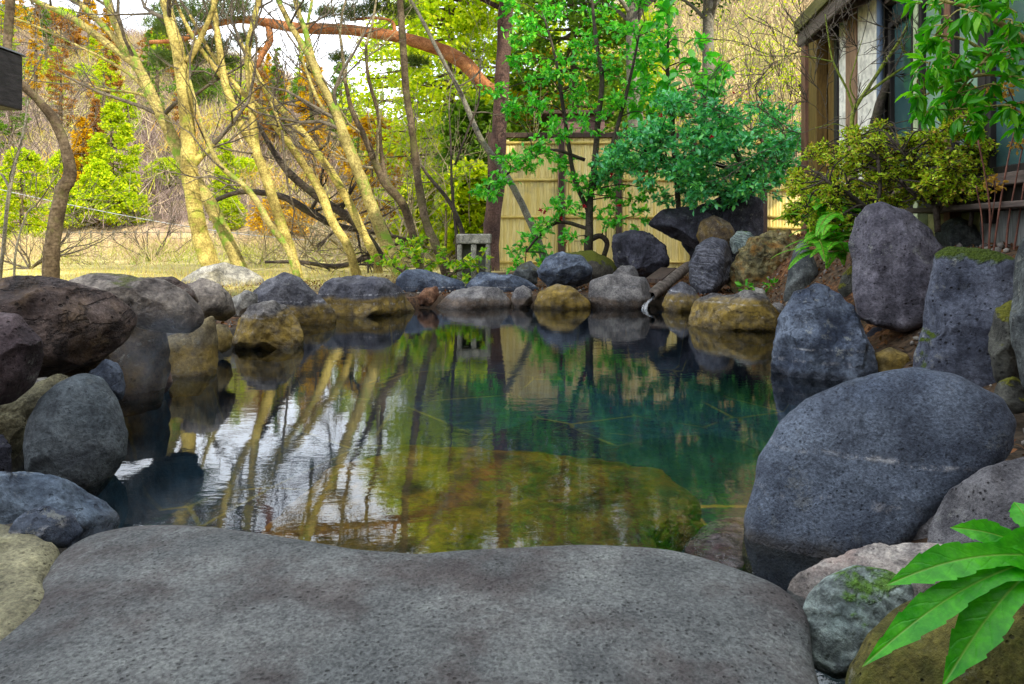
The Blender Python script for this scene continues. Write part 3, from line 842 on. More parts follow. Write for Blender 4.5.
    ('boulder', 'pale purple-grey pitted rock at the right photo edge above the green leaf', [(925, 560), (932, 520), (950, 490), (985, 468), (1030, 455), (1075, 460), (1080, 560), (1010, 590), (950, 585)], 1.62, 'palespeck', dict(th=.7, amp=.04)),
    ('boulder', 'whitish rough rock between the foreground slab and the huge boulder', [(772, 608), (800, 574), (835, 558), (895, 540), (950, 543), (965, 580), (930, 625), (860, 640), (790, 640)], 1.6, 'white', dict(th=.4, amp=.12, smooth_px=2, facets=5)),
    ('boulder', 'oval green and grey streaked stone right of the foreground slab', [(798, 625), (806, 598), (825, 577), (855, 564), (890, 570), (914, 585), (912, 615), (892, 645), (866, 668), (838, 680), (812, 668)], 1.32, 'greengrey', dict(th=.75, p=2.3, amp=.03, facets=2)),
    ('boulder', 'olive-brown pitted boulder below the big green leaf', [(840, 720), (848, 670), (870, 635), (900, 605), (940, 585), (1000, 575), (1070, 580), (1090, 720), (1000, 780), (880, 780)], 1.12, 'olive', dict(th=.7, p=2.4, amp=.03, level=6)),
    ('stone', 'rough pale mortar-smeared stone between the purple-brown boulder and the blue-grey oval one', [(-10, 405), (25, 385), (62, 372), (78, 378), (60, 398), (38, 420), (20, 455), (0, 470), (-20, 440)], 2.5, 'speckle', dict(th=.6, amp=.1)),
    ('stone', 'brown stone packed under the flat-topped brown boulder', [(40, 370), (75, 358), (105, 352), (118, 368), (100, 384), (60, 390)], 2.95, 'brownochre', dict(th=.8)),
    ('stone', 'grey stone filling the bank between the round grey and the triangular boulders', [(228, 300), (245, 290), (258, 294), (256, 312), (238, 318)], 5.9, 'pale', dict(th=.8, level=4)),
    ('rock_slab', 'broad flat grey stone slab filling the foreground', [(-150, 760), (-60, 660), (30, 590), (52, 552), (85, 531), (140, 522), (200, 525), (280, 537), (350, 549), (420, 554), (500, 549), (600, 544), (680, 548), (730, 562), (788, 582), (811, 606), (812, 650), (826, 700), (850, 800), (700, 1100), (300, 1150), (-100, 1000)], 1.7, 'slab', dict(th=.13, p=6.5, amp=.007, chip=.0, flat_z=.135, sink=.10, level=6, facets=0, smooth_px=2)),
    ('stone_step', 'broad ochre flat stone step lying just under the water', [(255, 545), (300, 505), (330, 472), (395, 456), (500, 458), (600, 468), (660, 482), (695, 503), (690, 540), (640, 580), (520, 600), (350, 595)], 2.4, 'step', dict(th=.13, p=3, amp=.11, flat_z=-.17, freq=2.4, facets=0, smooth_px=3)),
    ('stone', 'pinkish white veined stone just under the water beside the foreground slab', [(683, 552), (700, 530), (722, 516), (750, 515), (760, 545), (740, 572), (700, 572)], 1.9, 'pink', dict(th=.16, p=3, level=5, flat_z=-.07)),  # added; its pinkish colour stands in for a reflection on the water
]
for (nm, lab, poly, Y, m, kw) in ROCKS:
    rock(nm, lab, poly, Y, M[m], **kw)

# ================================================================== trees by the field
B = {}
B['yellow'] = bark_mat('bark_yellow', (.27, .21, .06), (.74, .60, .19), (.26, .32, .03), .6)
B['green'] = bark_mat('bark_green', (.28, .23, .08), (.58, .48, .17), (.18, .31, .03), .9)
B['brown'] = bark_mat('bark_brown', (.07, .05, .03), (.20, .15, .10), (.12, .13, .03), .4)
B['dark'] = bark_mat('bark_dark', (.045, .035, .03), (.10, .08, .065), (.07, .08, .02), .3)
B['grey'] = bark_mat('bark_grey', (.16, .15, .13), (.28, .26, .22), (.15, .18, .06), .3)
B['pine'] = bark_mat('bark_pine', (.09, .055, .05), (.17, .10, .085), mamt=0)
B['redpine'] = bark_mat('bark_redpine', (.36, .13, .05), (.58, .26, .11), mamt=0, scale=5)
B['twig'] = bark_mat('bark_twig', (.10, .085, .07), (.20, .17, .13), mamt=0)
B['twigpale'] = bark_mat('bark_twig_pale', (.28, .24, .15), (.42, .36, .22), mamt=0)
B['lime'] = bark_mat('bark_lime', (.22, .28, .04), (.30, .36, .06), (.3, .4, .05), .5)

TREEGROUP = 'bare mossy trees between the pool and the field'


def pxtree(name, label, cat, Y, paths, bark, twig=True, group=None, seed=1, tw=(7, 1.3, 2), twmat=None, base=None, upw=.25, tip_from=.45):
    """tree whose stems follow photo polylines; bare twigs grow from the upper stems"""
    rng = np.random.RandomState(seed)
    P0, _ = px_path(paths[0], Y)
    root = empty(name, P0[0] - np.array([0, 0, .12]), label, cat, group)
    mb, tips, ends = MB(), [], []
    for i, pa in enumerate(paths):
        P, r = px_path(pa, Y)
        r = r * .71
        if i == 0:
            P = np.concatenate([[P[0] - np.array([0, 0, .35])], P])
            r = np.concatenate([[r[0] * 1.25], r])
        mb.tube(P, r, k=11, wob=.16, seed=seed + i)
        ends.append((P, r))
    mb.build('trunk', B[bark], root)
    if twig:
        tb = MB()
        n, L, dep = tw
        for P, r in ends:
            for _ in range(n):
                f = rng.uniform(tip_from, 1)
                i = min(int(f * (len(P) - 1)), len(P) - 2)
                d = unit(unit(P[i + 1] - P[i]) * .7 + rng.normal(size=3) * np.array([.9, .7, .5]))
                grow(tb, P[i], d, L * rng.uniform(.6, 1.3), r[i] * .42, dep, rng, tips, up=upw, k=5)
            d = unit(P[-1] - P[-2])
            grow(tb, P[-1], d, L * 1.6, r[-1], dep + 1, rng, tips, up=upw, k=6, spread=.8)
        tb.build('branches', B[twmat or 'twig'], root)
    return root


pxtree('bent_tree', 'crooked dark trunk at the left photo edge, bending outward behind the dark box', 'tree', 6.0, [
    [(50, 281, 22), (52, 250, 20), (57, 215, 19), (62, 192, 20), (70, 174, 17), (64, 143, 14), (52, 117, 13), (34, 96, 11), (16, 78, 11), (8, 50, 11), (9, 20, 12), (13, -40, 11)]], 'brown', seed=3, tw=(2, .7, 1), tip_from=.9)
pxtree('tree', 'thick bright yellow trunk with a broken side stub, lit by the sun', 'tree', 9.6, [
    [(213, 272, 26), (201, 237, 23), (193, 197, 21), (189, 165, 21), (188, 130, 20), (184, 90, 19), (178, 50, 17), (170, 20, 16), (162, -20, 14), (158, -70, 12), (165, -130, 9)],
    [(187, 62, 10), (196, 48, 8), (207, 24, 7), (218, -6, 6), (232, -50, 5)],
    [(190, 168, 13), (199, 158, 9), (207, 152, 7), (214, 144, 6)]], 'yellow', group=None, seed=5, tw=(5, 1.2, 2), tip_from=.7)
pxtree('tree', 'yellow trunk crossing behind the stubbed one, forking into long boughs to the upper left', 'tree', 10.2, [
    [(242, 272, 20), (223, 230, 19), (207, 198, 18), (190, 172, 19), (178, 150, 18), (165, 122, 16), (150, 92, 15), (135, 60, 13), (118, 28, 12), (104, -10, 10), (92, -60, 8)],
    [(163, 118, 12), (143, 74, 11), (122, 55, 10), (100, 38, 10), (70, 17, 9), (38, 2, 7), (5, -12, 6), (-30, -22, 5)],
    [(152, 92, 11), (132, 62, 9), (112, 35, 9), (85, 8, 8), (60, -12, 7), (30, -40, 5)],
    [(168, 124, 8), (140, 84, 5), (110, 62, 4), (70, 42, 3), (40, 28, 3), (14, 18, 2)],
    [(160, 112, 7), (150, 98, 6), (130, 92, 4), (105, 90, 3), (88, 84, 2)]], 'green', seed=8, tw=(5, 1.3, 2), tip_from=.5)
pxtree('tree', 'slim green-tinged stem curving up to the left between the yellow trunks', 'tree', 9.4, [
    [(297, 275, 10), (287, 248, 9), (271, 226, 9), (258, 203, 8), (246, 188, 8), (232, 176, 7), (219, 164, 7), (208, 142, 5), (200, 118, 4), (190, 80, 3)]], 'green', seed=9, tw=(4, .9, 2))
pxtree('tree', 'yellow tree that forks into two near-upright stems right of the stubbed trunk', 'tree', 9.8, [
    [(297, 272, 15), (290, 248, 14), (278, 214, 14), (266, 177, 14), (256, 148, 13), (251, 100, 10), (248, 51, 9), (254, 20, 8), (261, -10, 7), (268, -60, 5)],
    [(258, 152, 10), (242, 127, 11), (226, 86, 10), (219, 45, 9), (214, 8, 8), (209, -30, 7), (200, -80, 5)],
    [(222, 77, 7), (205, 55, 6), (195, 40, 6), (184, 20, 5), (174, -2, 4)],
    [(250, 60, 6), (270, 100, 5), (282, 130, 4)]], 'yellow', seed=12, tw=(5, 1.2, 2))
pxtree('tree', 'slanting trunk, yellow above and shaded at its foot, left of the mossy green one', 'tree', 10.0, [
    [(358, 279, 13), (348, 247, 12), (332, 221, 12), (322, 195, 12), (310, 174, 11), (295, 152, 10), (278, 129, 9), (262, 110, 8), (240, 90, 8), (224, 70, 6), (208, 48, 5), (190, 15, 4)]], 'yellow', seed=14, tw=(5, 1.0, 2))
pxtree('tree', 'pale leaning trunk behind, passing above the slanting yellow one', 'tree', 11.2, [
    [(378, 262, 12), (366, 238, 12), (350, 205, 12), (335, 178, 11), (320, 157, 11), (304, 134, 10), (284, 112, 8), (268, 92, 7), (256, 74, 6), (240, 40, 4)]], 'yellow', seed=16, tw=(6, 1.2, 2))
pxtree('tree', 'tall mossy green trunk leaning left with a fork near the top', 'tree', 9.9, [
    [(402, 278, 23), (395, 262, 20), (384, 238, 18), (374, 212, 17), (362, 181, 17), (352, 156, 16), (342, 130, 15), (334, 108, 14), (321, 82, 12), (311, 59, 12), (298, 38, 9), (288, 20, 8), (276, -8, 7), (268, -60, 5)],
    [(313, 62, 10), (305, 30, 8), (298, 10, 7), (292, -20, 6), (296, -70, 4)],
    [(352, 150, 7), (335, 125, 5), (318, 100, 5), (306, 70, 4), (300, 52, 3)],
    [(312, 120, 6, .3), (310, 80, 5, .3), (306, 40, 5, .3), (312, 0, 4, .3)]], 'green', seed=19, tw=(6, 1.2, 2))
pxtree('tree', 'brown leaning trunk just right of the mossy green one', 'tree', 10.8, [
    [(420, 268, 13), (411, 228, 12), (402, 203, 12), (386, 184, 13), (376, 164, 11), (366, 140, 9), (352, 110, 7), (345, 80, 5)],
    [(386, 186, 8), (381, 150, 6), (378, 114, 5), (368, 76, 5), (366, 45, 4)]], 'brown', seed=22, tw=(5, 1.1, 2), twmat='twigpale')
pxtree('tree', 'straight dark brown trunk rising in front of the yellow-green foliage', 'tree', 9.7, [
    [(447, 276, 14), (438, 250, 13), (426, 222, 12), (418, 180, 11), (412, 130, 10), (406, 90, 10), (403, 44, 10), (400, 0, 9), (398, -60, 8)]], 'brown', seed=24, tw=(3, .8, 2), tip_from=.8)
pxtree('tree', 'thin grey stem leaning left across the front of the bamboo fence', 'tree', 11.6, [
    [(548, 268, 11), (530, 222, 10), (508, 178, 9), (481, 139, 8), (461, 94, 7), (442, 59, 6), (420, 16, 5), (404, -10, 4)]], 'grey', seed=26, tw=(3, .9, 2))
pxtree('tree', 'forked dark sapling standing just left of the stone block', 'tree', 10.6, [
    [(458, 275, 6), (456, 230, 5), (452, 190, 4), (451, 150, 3), (449, 110, 2)],
    [(470, 262, 8), (460, 225, 7), (448, 200, 6), (430, 178, 5), (421, 165, 4)],
    [(455, 165, 3), (468, 130, 3), (478, 104, 3), (480, 86, 2)]], 'dark', seed=27, tw=(3, .5, 1))
pxtree('tree', 'thin pale sapling at the left photo edge beside the crooked dark trunk', 'tree', 8.0, [
    [(-2, 290, 6), (3, 250, 5), (8, 200, 5), (15, 165, 4), (24, 130, 3), (28, 100, 2)],
    [(10, 190, 3), (2, 175, 3), (-10, 168, 2)],
    [(14, 282, 3), (16, 250, 3), (26, 215, 2), (36, 205, 2)]], 'grey', seed=29, tw=(4, .5, 2))

# red pine whose orange limb crosses the sky
pr = empty('red_pine', at(493, 272, 12.5), 'dark-barked pine whose crooked orange-red limb crosses the sky above the trees', 'tree')
mb = MB()
P, r = px_path([(490, 285, 19), (491, 235, 17), (497, 180, 16), (499, 131, 15), (503, 61, 14), (506, 0, 14), (508, -80, 12), (500, -180, 9), (505, -260, 6)], 12.5)
mb.tube(P, r, k=11, wob=.18, seed=2)
mb.build('trunk', B['pine'], pr)
mb = MB()
P, r = px_path([(500, 95, 11), (481, 82, 13), (468, 66, 15), (446, 52, 14), (420, 43, 13), (398, 37, 12), (350, 30, 11), (300, 28, 11), (262, 22, 9), (235, 20, 7), (205, 28, 6), (180, 40, 5), (150, 42, 4)], 12.5)
mb.tube(P, r, k=10, wob=.16, seed=4)
P2, r2 = px_path([(268, 24, 6), (270, 40, 6), (262, 55, 5), (256, 68, 4), (246, 72, 3)], 12.5)
mb.tube(P2, r2, k=6, wob=.3, seed=5)
P3, r3 = px_path([(395, 38, 5), (392, 22, 4), (375, 18, 3), (350, 20, 3)], 12.5)
mb.tube(P3, r3, k=6, wob=.3, seed=5)
mb.build('limb', B['redpine'], pr)
rng = np.random.RandomState(31)


def needle_tufts(cs, rng, n=150, ln=.15):
    Vs, Fs, k = [], [], 0
    for c, rad in cs:
        m = int(n * (rad / .4) ** 1.5) + 10
        p, d = clump_points(c, rad, m, rng, .5, .45)
        p = np.repeat(p, 9, axis=0)
        V, Fq = leaves(p, ln, T_NEED, rng, np.array([0, 0, .5]), .2, .9)
        Vs.append(V)
        Fs.append(Fq + k)
        k += len(V)
    return np.concatenate(Vs), np.concatenate(Fs)


M['needle'] = leaf_mat('pine_needles', [(.05, .09, .02), (.10, .17, .03), (.17, .24, .03)], .6, .25)
M['needledark'] = leaf_mat('pine_needles_dark', [(.02, .035, .015), (.045, .07, .02), (.08, .11, .02)], .6, .2)
cs = []
for (px, py, rp, dy) in [(205, 15, 28, 0), (180, 30, 22, .4), (235, 8, 25, -.3), (172, 12, 22, 0), (215, 45, 18, .5), (190, 55, 24, .6), (245, 40, 16, .5), (228, 62, 15, .7), (160, 25, 18, .6), (200, 80, 18, .5), (165, 60, 18, .8), (350, 14, 18, 0), (375, 8, 22, .3), (405, 10, 20, .2), (325, 12, 12, 0), (415, 62, 14, .4), (340, 58, 12, .6), (300, 8, 10, 0), (250, -30, 30, .2), (190, -40, 28, .4)]:
    cs.append((at(px, py, 12.5 + dy), rp * 12.5 / F))
V, Fq = needle_tufts(cs, rng, 150, .17)
mk('needles', V, [Fq], M['needle'], pr)
# crown of the pine, above the picture
cs = []
for i in range(52):
    a = rng.uniform(0, 6.28)
    hh = rng.uniform(5.2, 9.6)
    rr = rng.uniform(.2, 2.9) * (1.15 - (hh - 5.2) / 6)
    cs.append((np.array([-.1 + rr * math.cos(a), 12.5 + rr * math.sin(a), hh]), rng.uniform(.45, .8)))
V, Fq = needle_tufts(cs, rng, 190, .24)
mk('crown', V, [Fq], M['needledark'], pr)
mb = MB()
for c, _ in cs:
    s0 = np.array([-.08, 12.5, max(4.5, c[2] - .7)])
    mb.tube(spline([s0, (s0 + c) / 2 + np.array([0, 0, .15]), c], 4), [.05, .045, .04, .035, .03, .025, .02, .015, .01], k=5)
mb.build('branches', B['pine'], pr)

# ------------------------------------------------------------------ bare shrubs and tangle in the middle distance
nb_ = 0
for (px, Y, H, n, mat, lab) in [
    (330, 13.5, 1.7, 6, 'twigpale', 'leafless dark shrub tangled behind the slanting yellow trunk'),
    (258, 15, 1.5, 6, 'twigpale', 'leafless shrub with low spreading twigs behind the forked yellow tree'),
    (385, 14, 2.4, 9, 'twigpale', 'pale leafless shrub among the leaning trunks'),
    (150, 17, 1.5, 7, 'twig', 'low leafless bush at the field edge left of the yellow trunks'),
    (30, 13, 1.6, 8, 'twig', 'leafless bush behind the crooked dark trunk'),
    (440, 15, 3.2, 9, 'twigpale', 'tall pale leafless shrub in front of the yellow-green trees'),
    (355, 17, 3.2, 7, 'twigpale', 'tall leafless shrub beneath the orange pine limb'),
    (300, 19, 2.6, 6, 'twigpale', 'leafless shrub in the field seen between the forked and slanting trunks')]:
    rng = np.random.RandomState(100 + nb_)
    nb_ += 1
    x = (px - CX) / F * Y
    base = np.array([x, Y, gz(x, Y)])
    ro = empty('bare_shrub', base, lab, 'shrub', 'leafless shrubs among the trunks')
    mb, tips = MB(), []
    for _ in range(n):
        a = rng.uniform(0, 6.28)
        grow(mb, base, np.array([math.cos(a) * 1.1, math.sin(a) * .8, rng.uniform(.35, 1.1)]), H * rng.uniform(.5, .9),   .013 * H, 3, rng, tips, up=.12, spread=.75, k=5, wig=.2, rmin=.0035)
    mb.build('branches', B[mat], ro)

# fallen / horizontal dark boughs between the trunks
for i, (lab, pa, Y) in enumerate([
    ('dark sagging bough sweeping right below the forked yellow tree', [(206, 205, 4), (240, 192, 5), (280, 196, 7), (310, 212, 8), (335, 225, 7), (372, 232, 5), (410, 240, 3)], 11.8),
    ('dark fallen branch slanting down behind the slanting trunk', [(255, 120, 4), (285, 168, 7), (320, 198, 9), (352, 220, 9), (372, 242, 7), (385, 262, 6)], 11.5),
    ('grey branch lying low over the field grass', [(265, 262, 3), (300, 262, 4), (340, 266, 5), (380, 252, 4), (405, 240, 3)], 12.4)]):
    rng = np.random.RandomState(60 + i)
    P, r = px_path(pa, Y)
    mb, tips = MB(), []
    mb.tube(P, r, k=7, wob=.2, seed=i)
    for _ in range(6):
        j = rng.randint(2, len(P) - 1)
        grow(mb, P[j], unit(rng.normal(size=3) * np.array([1, .6, .8]) + unit(P[j] - P[j - 1])), 1.0 * rng.uniform(.5, 1.3), r[j] * .5, 2, rng, tips, up=.05)
    o = mb.build('fallen_bough', B['dark'], loc=P[0])
    tag(o, lab, 'branch')

# ------------------------------------------------------------------ conifers and shrubs on the slope
LC = {'lime': [(.22, .34, .005), (.40, .50, .008), (.64, .62, .015)], 'orange': [(.36, .18, .004), (.58, .32, .006), (.74, .48, .012)], 'rust': [(.24, .10, .025), (.36, .16, .04), (.46, .24, .06)],
      'green': [(.06, .13, .015), (.12, .23, .02), (.22, .34, .03)], 'dkgreen': [(.02, .06, .012), (.04, .10, .02), (.08, .16, .03)], 'yellowgreen': [(.26, .40, .006), (.46, .56, .008), (.72, .70, .02)]}
LM = {k: leaf_mat('leaves_' + k, v, .7, .42, .2) for k, v in LC.items()}


def conifer(label, px, ytop, Y, hw, col, ybot=None, seed=0, shape='cone', n=2600, ls=None, group='conifers on the slope beyond the field', name='conifer'):
    rng = np.random.RandomState(seed)
    x = (px - CX) / F * Y
    zb = gz(x, Y)
    if ybot is not None: zb = min(zb, at(px, ybot, Y)[2]) if False else zb
    zt = at(px, ytop, Y)[2]
    H = max(zt - zb, 2.0)
    Rw = hw * Y / F
    ro = empty(name, (x, Y, zb), label, 'tree', group)
    mb = MB()
    lean = rng.normal(size=2) * .01 * H
    tp = np.array([x + lean[0], Y + lean[1], zb + H * .96])
    mb.tube([np.array([x, Y, zb - .3]), (np.array([x, Y, zb]) + tp) / 2, tp], [H * .022, H * .015, .02], k=7)
    Vs, Fs, k = [], [], 0
    nc = max(90, int(n / 42))
    ls = ls or Rw * .15
    for i in range(nc):
        f = rng.uniform(.06, 1) ** .85
        prof = {'cone': (1 - f) ** .75 + .06, 'round': math.sqrt(max(0, 1 - (2 * f - 1) ** 2)) + .1, 'column': min(1, (1 - f) * 2.6) * (.75 + .25 * math.sin(f * 3)) + .08}[shape]
        a = rng.uniform(0, 6.28)
        rr = Rw * prof * rng.uniform(.35, 1.0) ** .6 * (1 + .2 * math.sin(a * 3 + f * 9 + seed))
        c = np.array([x + rr * math.cos(a), Y + rr * math.sin(a), zb + f * H])
        cr = Rw * (.16 + .16 * prof) * rng.uniform(.7, 1.3)
        p, d = clump_points(c, cr, 42, rng, .5, .55)
        out = unit(np.array([[math.cos(a), math.sin(a), -.15]]))
        V, Fq = leaves(p, ls, T_TUFT, rng, out * .9, .7, .7)
        Vs.append(V)
        Fs.append(Fq + k)
        k += len(V)
        if i % 3 == 0: mb.tube([np.array([x, Y, c[2] + .1 * Rw]), c], [H * .006, H * .002], k=4, cap=False)
    mb.build('trunk', B['brown'], ro)
    mk('crown', np.concatenate(Vs), [np.concatenate(Fs)], LM[col], ro)
    return ro


CON = [('broad golden-yellow tree low on the slope right of the crooked trunk', 66, 150, 48, 17, 'yellowgreen', 'column'),
       ('tall orange conifer on the slope above the golden ones', 104, 60, 72, 15, 'orange', 'cone'),
       ('tall yellow conifer on the slope left of the mossy boughs', 128, 95, 60, 15, 'yellowgreen', 'cone'),
       ('green pine on the slope just above the dark box', 34, 60, 78, 18, 'lime', 'round'),
       ('lime bush at the field edge seen between the yellow trunks', 228, 215, 42, 13, 'lime', 'round'),
       ('golden tree on the slope between the stubbed and slim trunks', 243, 165, 52, 16, 'yellowgreen', 'round'),
       ('rust bush on the slope seen beside the pale leaning trunk', 318, 170, 52, 16, 'rust', 'round'),('bright lime green conifer, tallest of the group beyond the field', 113, 104, 44, 21, 'lime', 'column'),
       ('golden orange conifer left of the lime green one', 82, 118, 44.5, 17, 'orange', 'cone'),
       ('rust brown narrow conifer between the golden and lime ones', 96, 100, 46, 12, 'rust', 'cone'),
       ('low golden-green bushy tree at the foot of the lime green one', 98, 160, 42, 20, 'yellowgreen', 'column'),
       ('green bushy conifer at the field edge under the golden one', 72, 200, 42, 18, 'yellowgreen', 'round'),
       ('lime low bush at the field edge beneath the lime conifer', 124, 195, 42.5, 20, 'lime', 'round'),
       ('yellow conifer halfway up the slope', 82, 70, 80, 14, 'yellowgreen', 'cone'),
       ('rust conifer high on the slope beside the yellow one', 70, 45, 95, 9, 'rust', 'cone'),
       ('rust brown conifer near the ridge at the upper left', 40, 4, 112, 11, 'rust', 'cone'),
       ('bright green conifer near the ridge at the photo corner', 16, 6, 108, 14, 'green', 'round'),
       ('dark green conifer beside the rust one near the ridge', 54, 34, 100, 9, 'dkgreen', 'cone'),
       ('bright green bushy tree on the ridge left of the mossy boughs', 62, 10, 118, 15, 'yellowgreen', 'round'),
       ('green pine with flat boughs behind the crooked dark trunk', 22, 150, 30, 20, 'lime', 'round'),
       ('orange leaved low tree seen past the slim green stem', 284, 200, 41, 24, 'orange', 'round'),
       ('green conifer seen between the stubbed and forked yellow trees', 225, 140, 45, 14, 'lime', 'cone'),
       ('orange shrub high on the slope left of the forked tree', 243, 132, 70, 12, 'orange', 'round'),
       ('rust shrub on the far slope under the pine boughs', 262, 150, 80, 12, 'rust', 'round'),
       ('green shrub on the far slope behind the stubbed trunk', 165, 190, 50, 15, 'lime', 'round'),
       ('dark pine on the far slope between the two yellow trunks', 200, 70, 75, 20, 'green', 'round')]
for i, (lab, px, yt, Y, hw, c, sh) in enumerate(CON):
    conifer(lab, px, yt, Y, hw, c, seed=200 + i, shape=sh, n=7000 if Y < 60 else 3000)
rgc = np.random.RandomState(91)
for i in range(44):
    c_ = ['lime', 'orange', 'yellowgreen', 'rust', 'green'][i % 5]
    lab = {'lime': 'small lime green tree scattered over the far wooded slope', 'orange': 'small orange tree scattered over the far wooded slope', 'yellowgreen': 'small yellow-green tree scattered over the far wooded slope', 'rust': 'small rust brown tree scattered over the far wooded slope', 'green': 'small green tree scattered over the far wooded slope'}[c_]
    px, Y = rgc.uniform(-20, 360), rgc.uniform(50, 100)
    x = (px - CX) / F * Y
    conifer(lab, px, HY - F * (gz(x, Y) + rgc.uniform(5, 10) - CZ) / Y, Y, rgc.uniform(7, 15), c_, seed=400 + i, shape=['round', 'cone'][i % 2], n=2200, group='small ' + {'lime': 'lime green', 'yellowgreen': 'yellow-green', 'rust': 'rust brown'}.get(c_, c_) + ' trees on the far slope', name='slope_tree')
# yellow-green trees behind the trunks and the fence
for i, (lab, px, yt, Y, hw, c, sh, n) in enumerate([
    ('bright yellow-green bushy tree behind the straight dark trunk', 452, -40, 20, 54, 'yellowgreen', 'round', 13000),
    ('feathery green tree left of the fence post', 474, 105, 16.5, 34, 'green', 'round', 6500),
    ('low golden tree behind the brown leaning trunk', 372, 120, 22, 30, 'orange', 'round', 3800),
    ('yellow-green tree under the orange limb', 410, -10, 25, 46, 'yellowgreen', 'round', 9000),
    ('tall golden-green tree behind the dark pine trunk', 520, -20, 24, 58, 'yellowgreen', 'round', 8000),
    ('golden leaved tree behind the left end of the fence', 540, 50, 21, 30, 'orange', 'round', 3000), ('bushy bright green tree behind the loose camellia', 572, -40, 19, 60, 'green', 'round', 9000),
    ('low bright bamboo-like thicket behind the stone block', 470, 165, 15.5, 30, 'yellowgreen', 'round', 6000),
    ('low yellow-green thicket behind the straight dark trunk', 428, 185, 16.5, 26, 'lime', 'round', 5000),
    ('yellow-green tree behind the camellia', 625, 10, 26, 55, 'lime', 'round', 5000)]):
    conifer(lab, px, yt, Y, hw, c, seed=240 + i, shape=sh, n=n, ls=.16, group='yellow-green trees behind the trunks', name='broadleaf_tree')

# tall dark evergreens behind the fence: their crowns stand above the picture and darken the water
for i, (lab, px, Y, top, hw) in enumerate([
    ('tall dark evergreen with a thick grey trunk behind the fence', 637, 15.5, -330, 85),
    ('tall dark evergreen behind the middle of the camellia bush', 712, 17.5, -260, 75)]):
    rng = np.random.RandomState(300 + i)
    x = (px - CX) / F * Y
    zb = gz(x, Y)
    ro = empty('evergreen_tree', (x, Y, zb), lab, 'tree')
    mb = MB()
    zt = at(px, top, Y)[2]
    c0 = [np.array([x, Y, zb - .3]), np.array([x + .05, Y, zb + 2]), np.array([x - .1, Y, zb + 5]), np.array([x, Y, zt - 1.5])]
    mb.tube(spline(c0, 5), np.linspace(.27, .08, 16), k=12, wob=.12, seed=i)
    Vs, Fs, k = [], [], 0
    z0 = at(px, -5, Y)[2]
    for j in range(120):
        f = rng.uniform(0, 1)
        rr = hw * Y / F * (math.sqrt(max(0, 1 - (1.9 * f - .75) ** 2)) * .9 + .1) * rng.uniform(.2, 1) ** .55
        a = rng.uniform(0, 6.28)
        c = np.array([x + rr * math.cos(a), Y + rr * math.sin(a), z0 + f * (zt - z0)])
        p, d = clump_points(c, rng.uniform(.35, .6), 75, rng, .5, .6)
        V, Fq = leaves(p, .16, T_DIAM, rng, d * .6, .8, .6)
        Vs.append(V); Fs.append(Fq + k); k += len(V)
        if j % 2 == 0: mb.tube(spline([np.array([x, Y, c[2] - .8]), (np.array([x, Y, c[2]]) + c) / 2 - np.array([0, 0, .2]), c], 3), np.linspace(.06, .015, 7), k=5, cap=False)
    mb.build('trunk', B['grey'], ro)
    mk('crown', np.concatenate(Vs), [np.concatenate(Fs)], LM['dkgreen'], ro)

# pale bare trees on the bank behind the house corner
for i, (lab, px, Y, H, lean) in enumerate([
    ('slender bare sunlit tree behind the camellia, leaning left', 716, 21, 8.5, -.12), ('slender bare sunlit tree touching the corner of the house', 795, 19, 7.5, .02),
    ('bare yellow-green twiggy tree rising behind the camellia', 748, 22, 9.5, .08), ('dark forked bare tree on the bank right of the camellia', 782, 18, 5.0, -.05),
    ('bare spreading tree high on the sunlit bank', 690, 27, 9.0, .1), ('bare sunlit sapling between the evergreens', 668, 20, 7.5, .1)]):
    rng = np.random.RandomState(330 + i)
    x = (px - CX) / F * Y
    b = np.array([x, Y, gz(x, Y)])
    ro = empty('bare_tree', b, lab, 'tree', 'bare trees on the sunlit bank')
    mb, tips = MB(), []
    grow(mb, b, np.array([lean, 0, 1]), H * .6, .06, 4, rng, tips, up=.25, spread=.55, kids=(3, 4), k=6, seg=6, wig=.1, rmin=.006)
    mb.build('trunk', B['dark' if i == 3 else 'twigpale'], ro)
    p = np.array([q[0] for q in tips])
    p = np.repeat(p, 3, 0) + rng.normal(size=(len(p) * 3, 3)) * .12
    V, Fq = leaves(p, .09, T_DIAM, rng, None, .5, 1)
    mk('crown', V, [Fq], LM['yellowgreen' if i % 2 else 'lime'], ro)

# thousands of leafless stems on the far slopes: one mass
rng = np.random.RandomState(77)


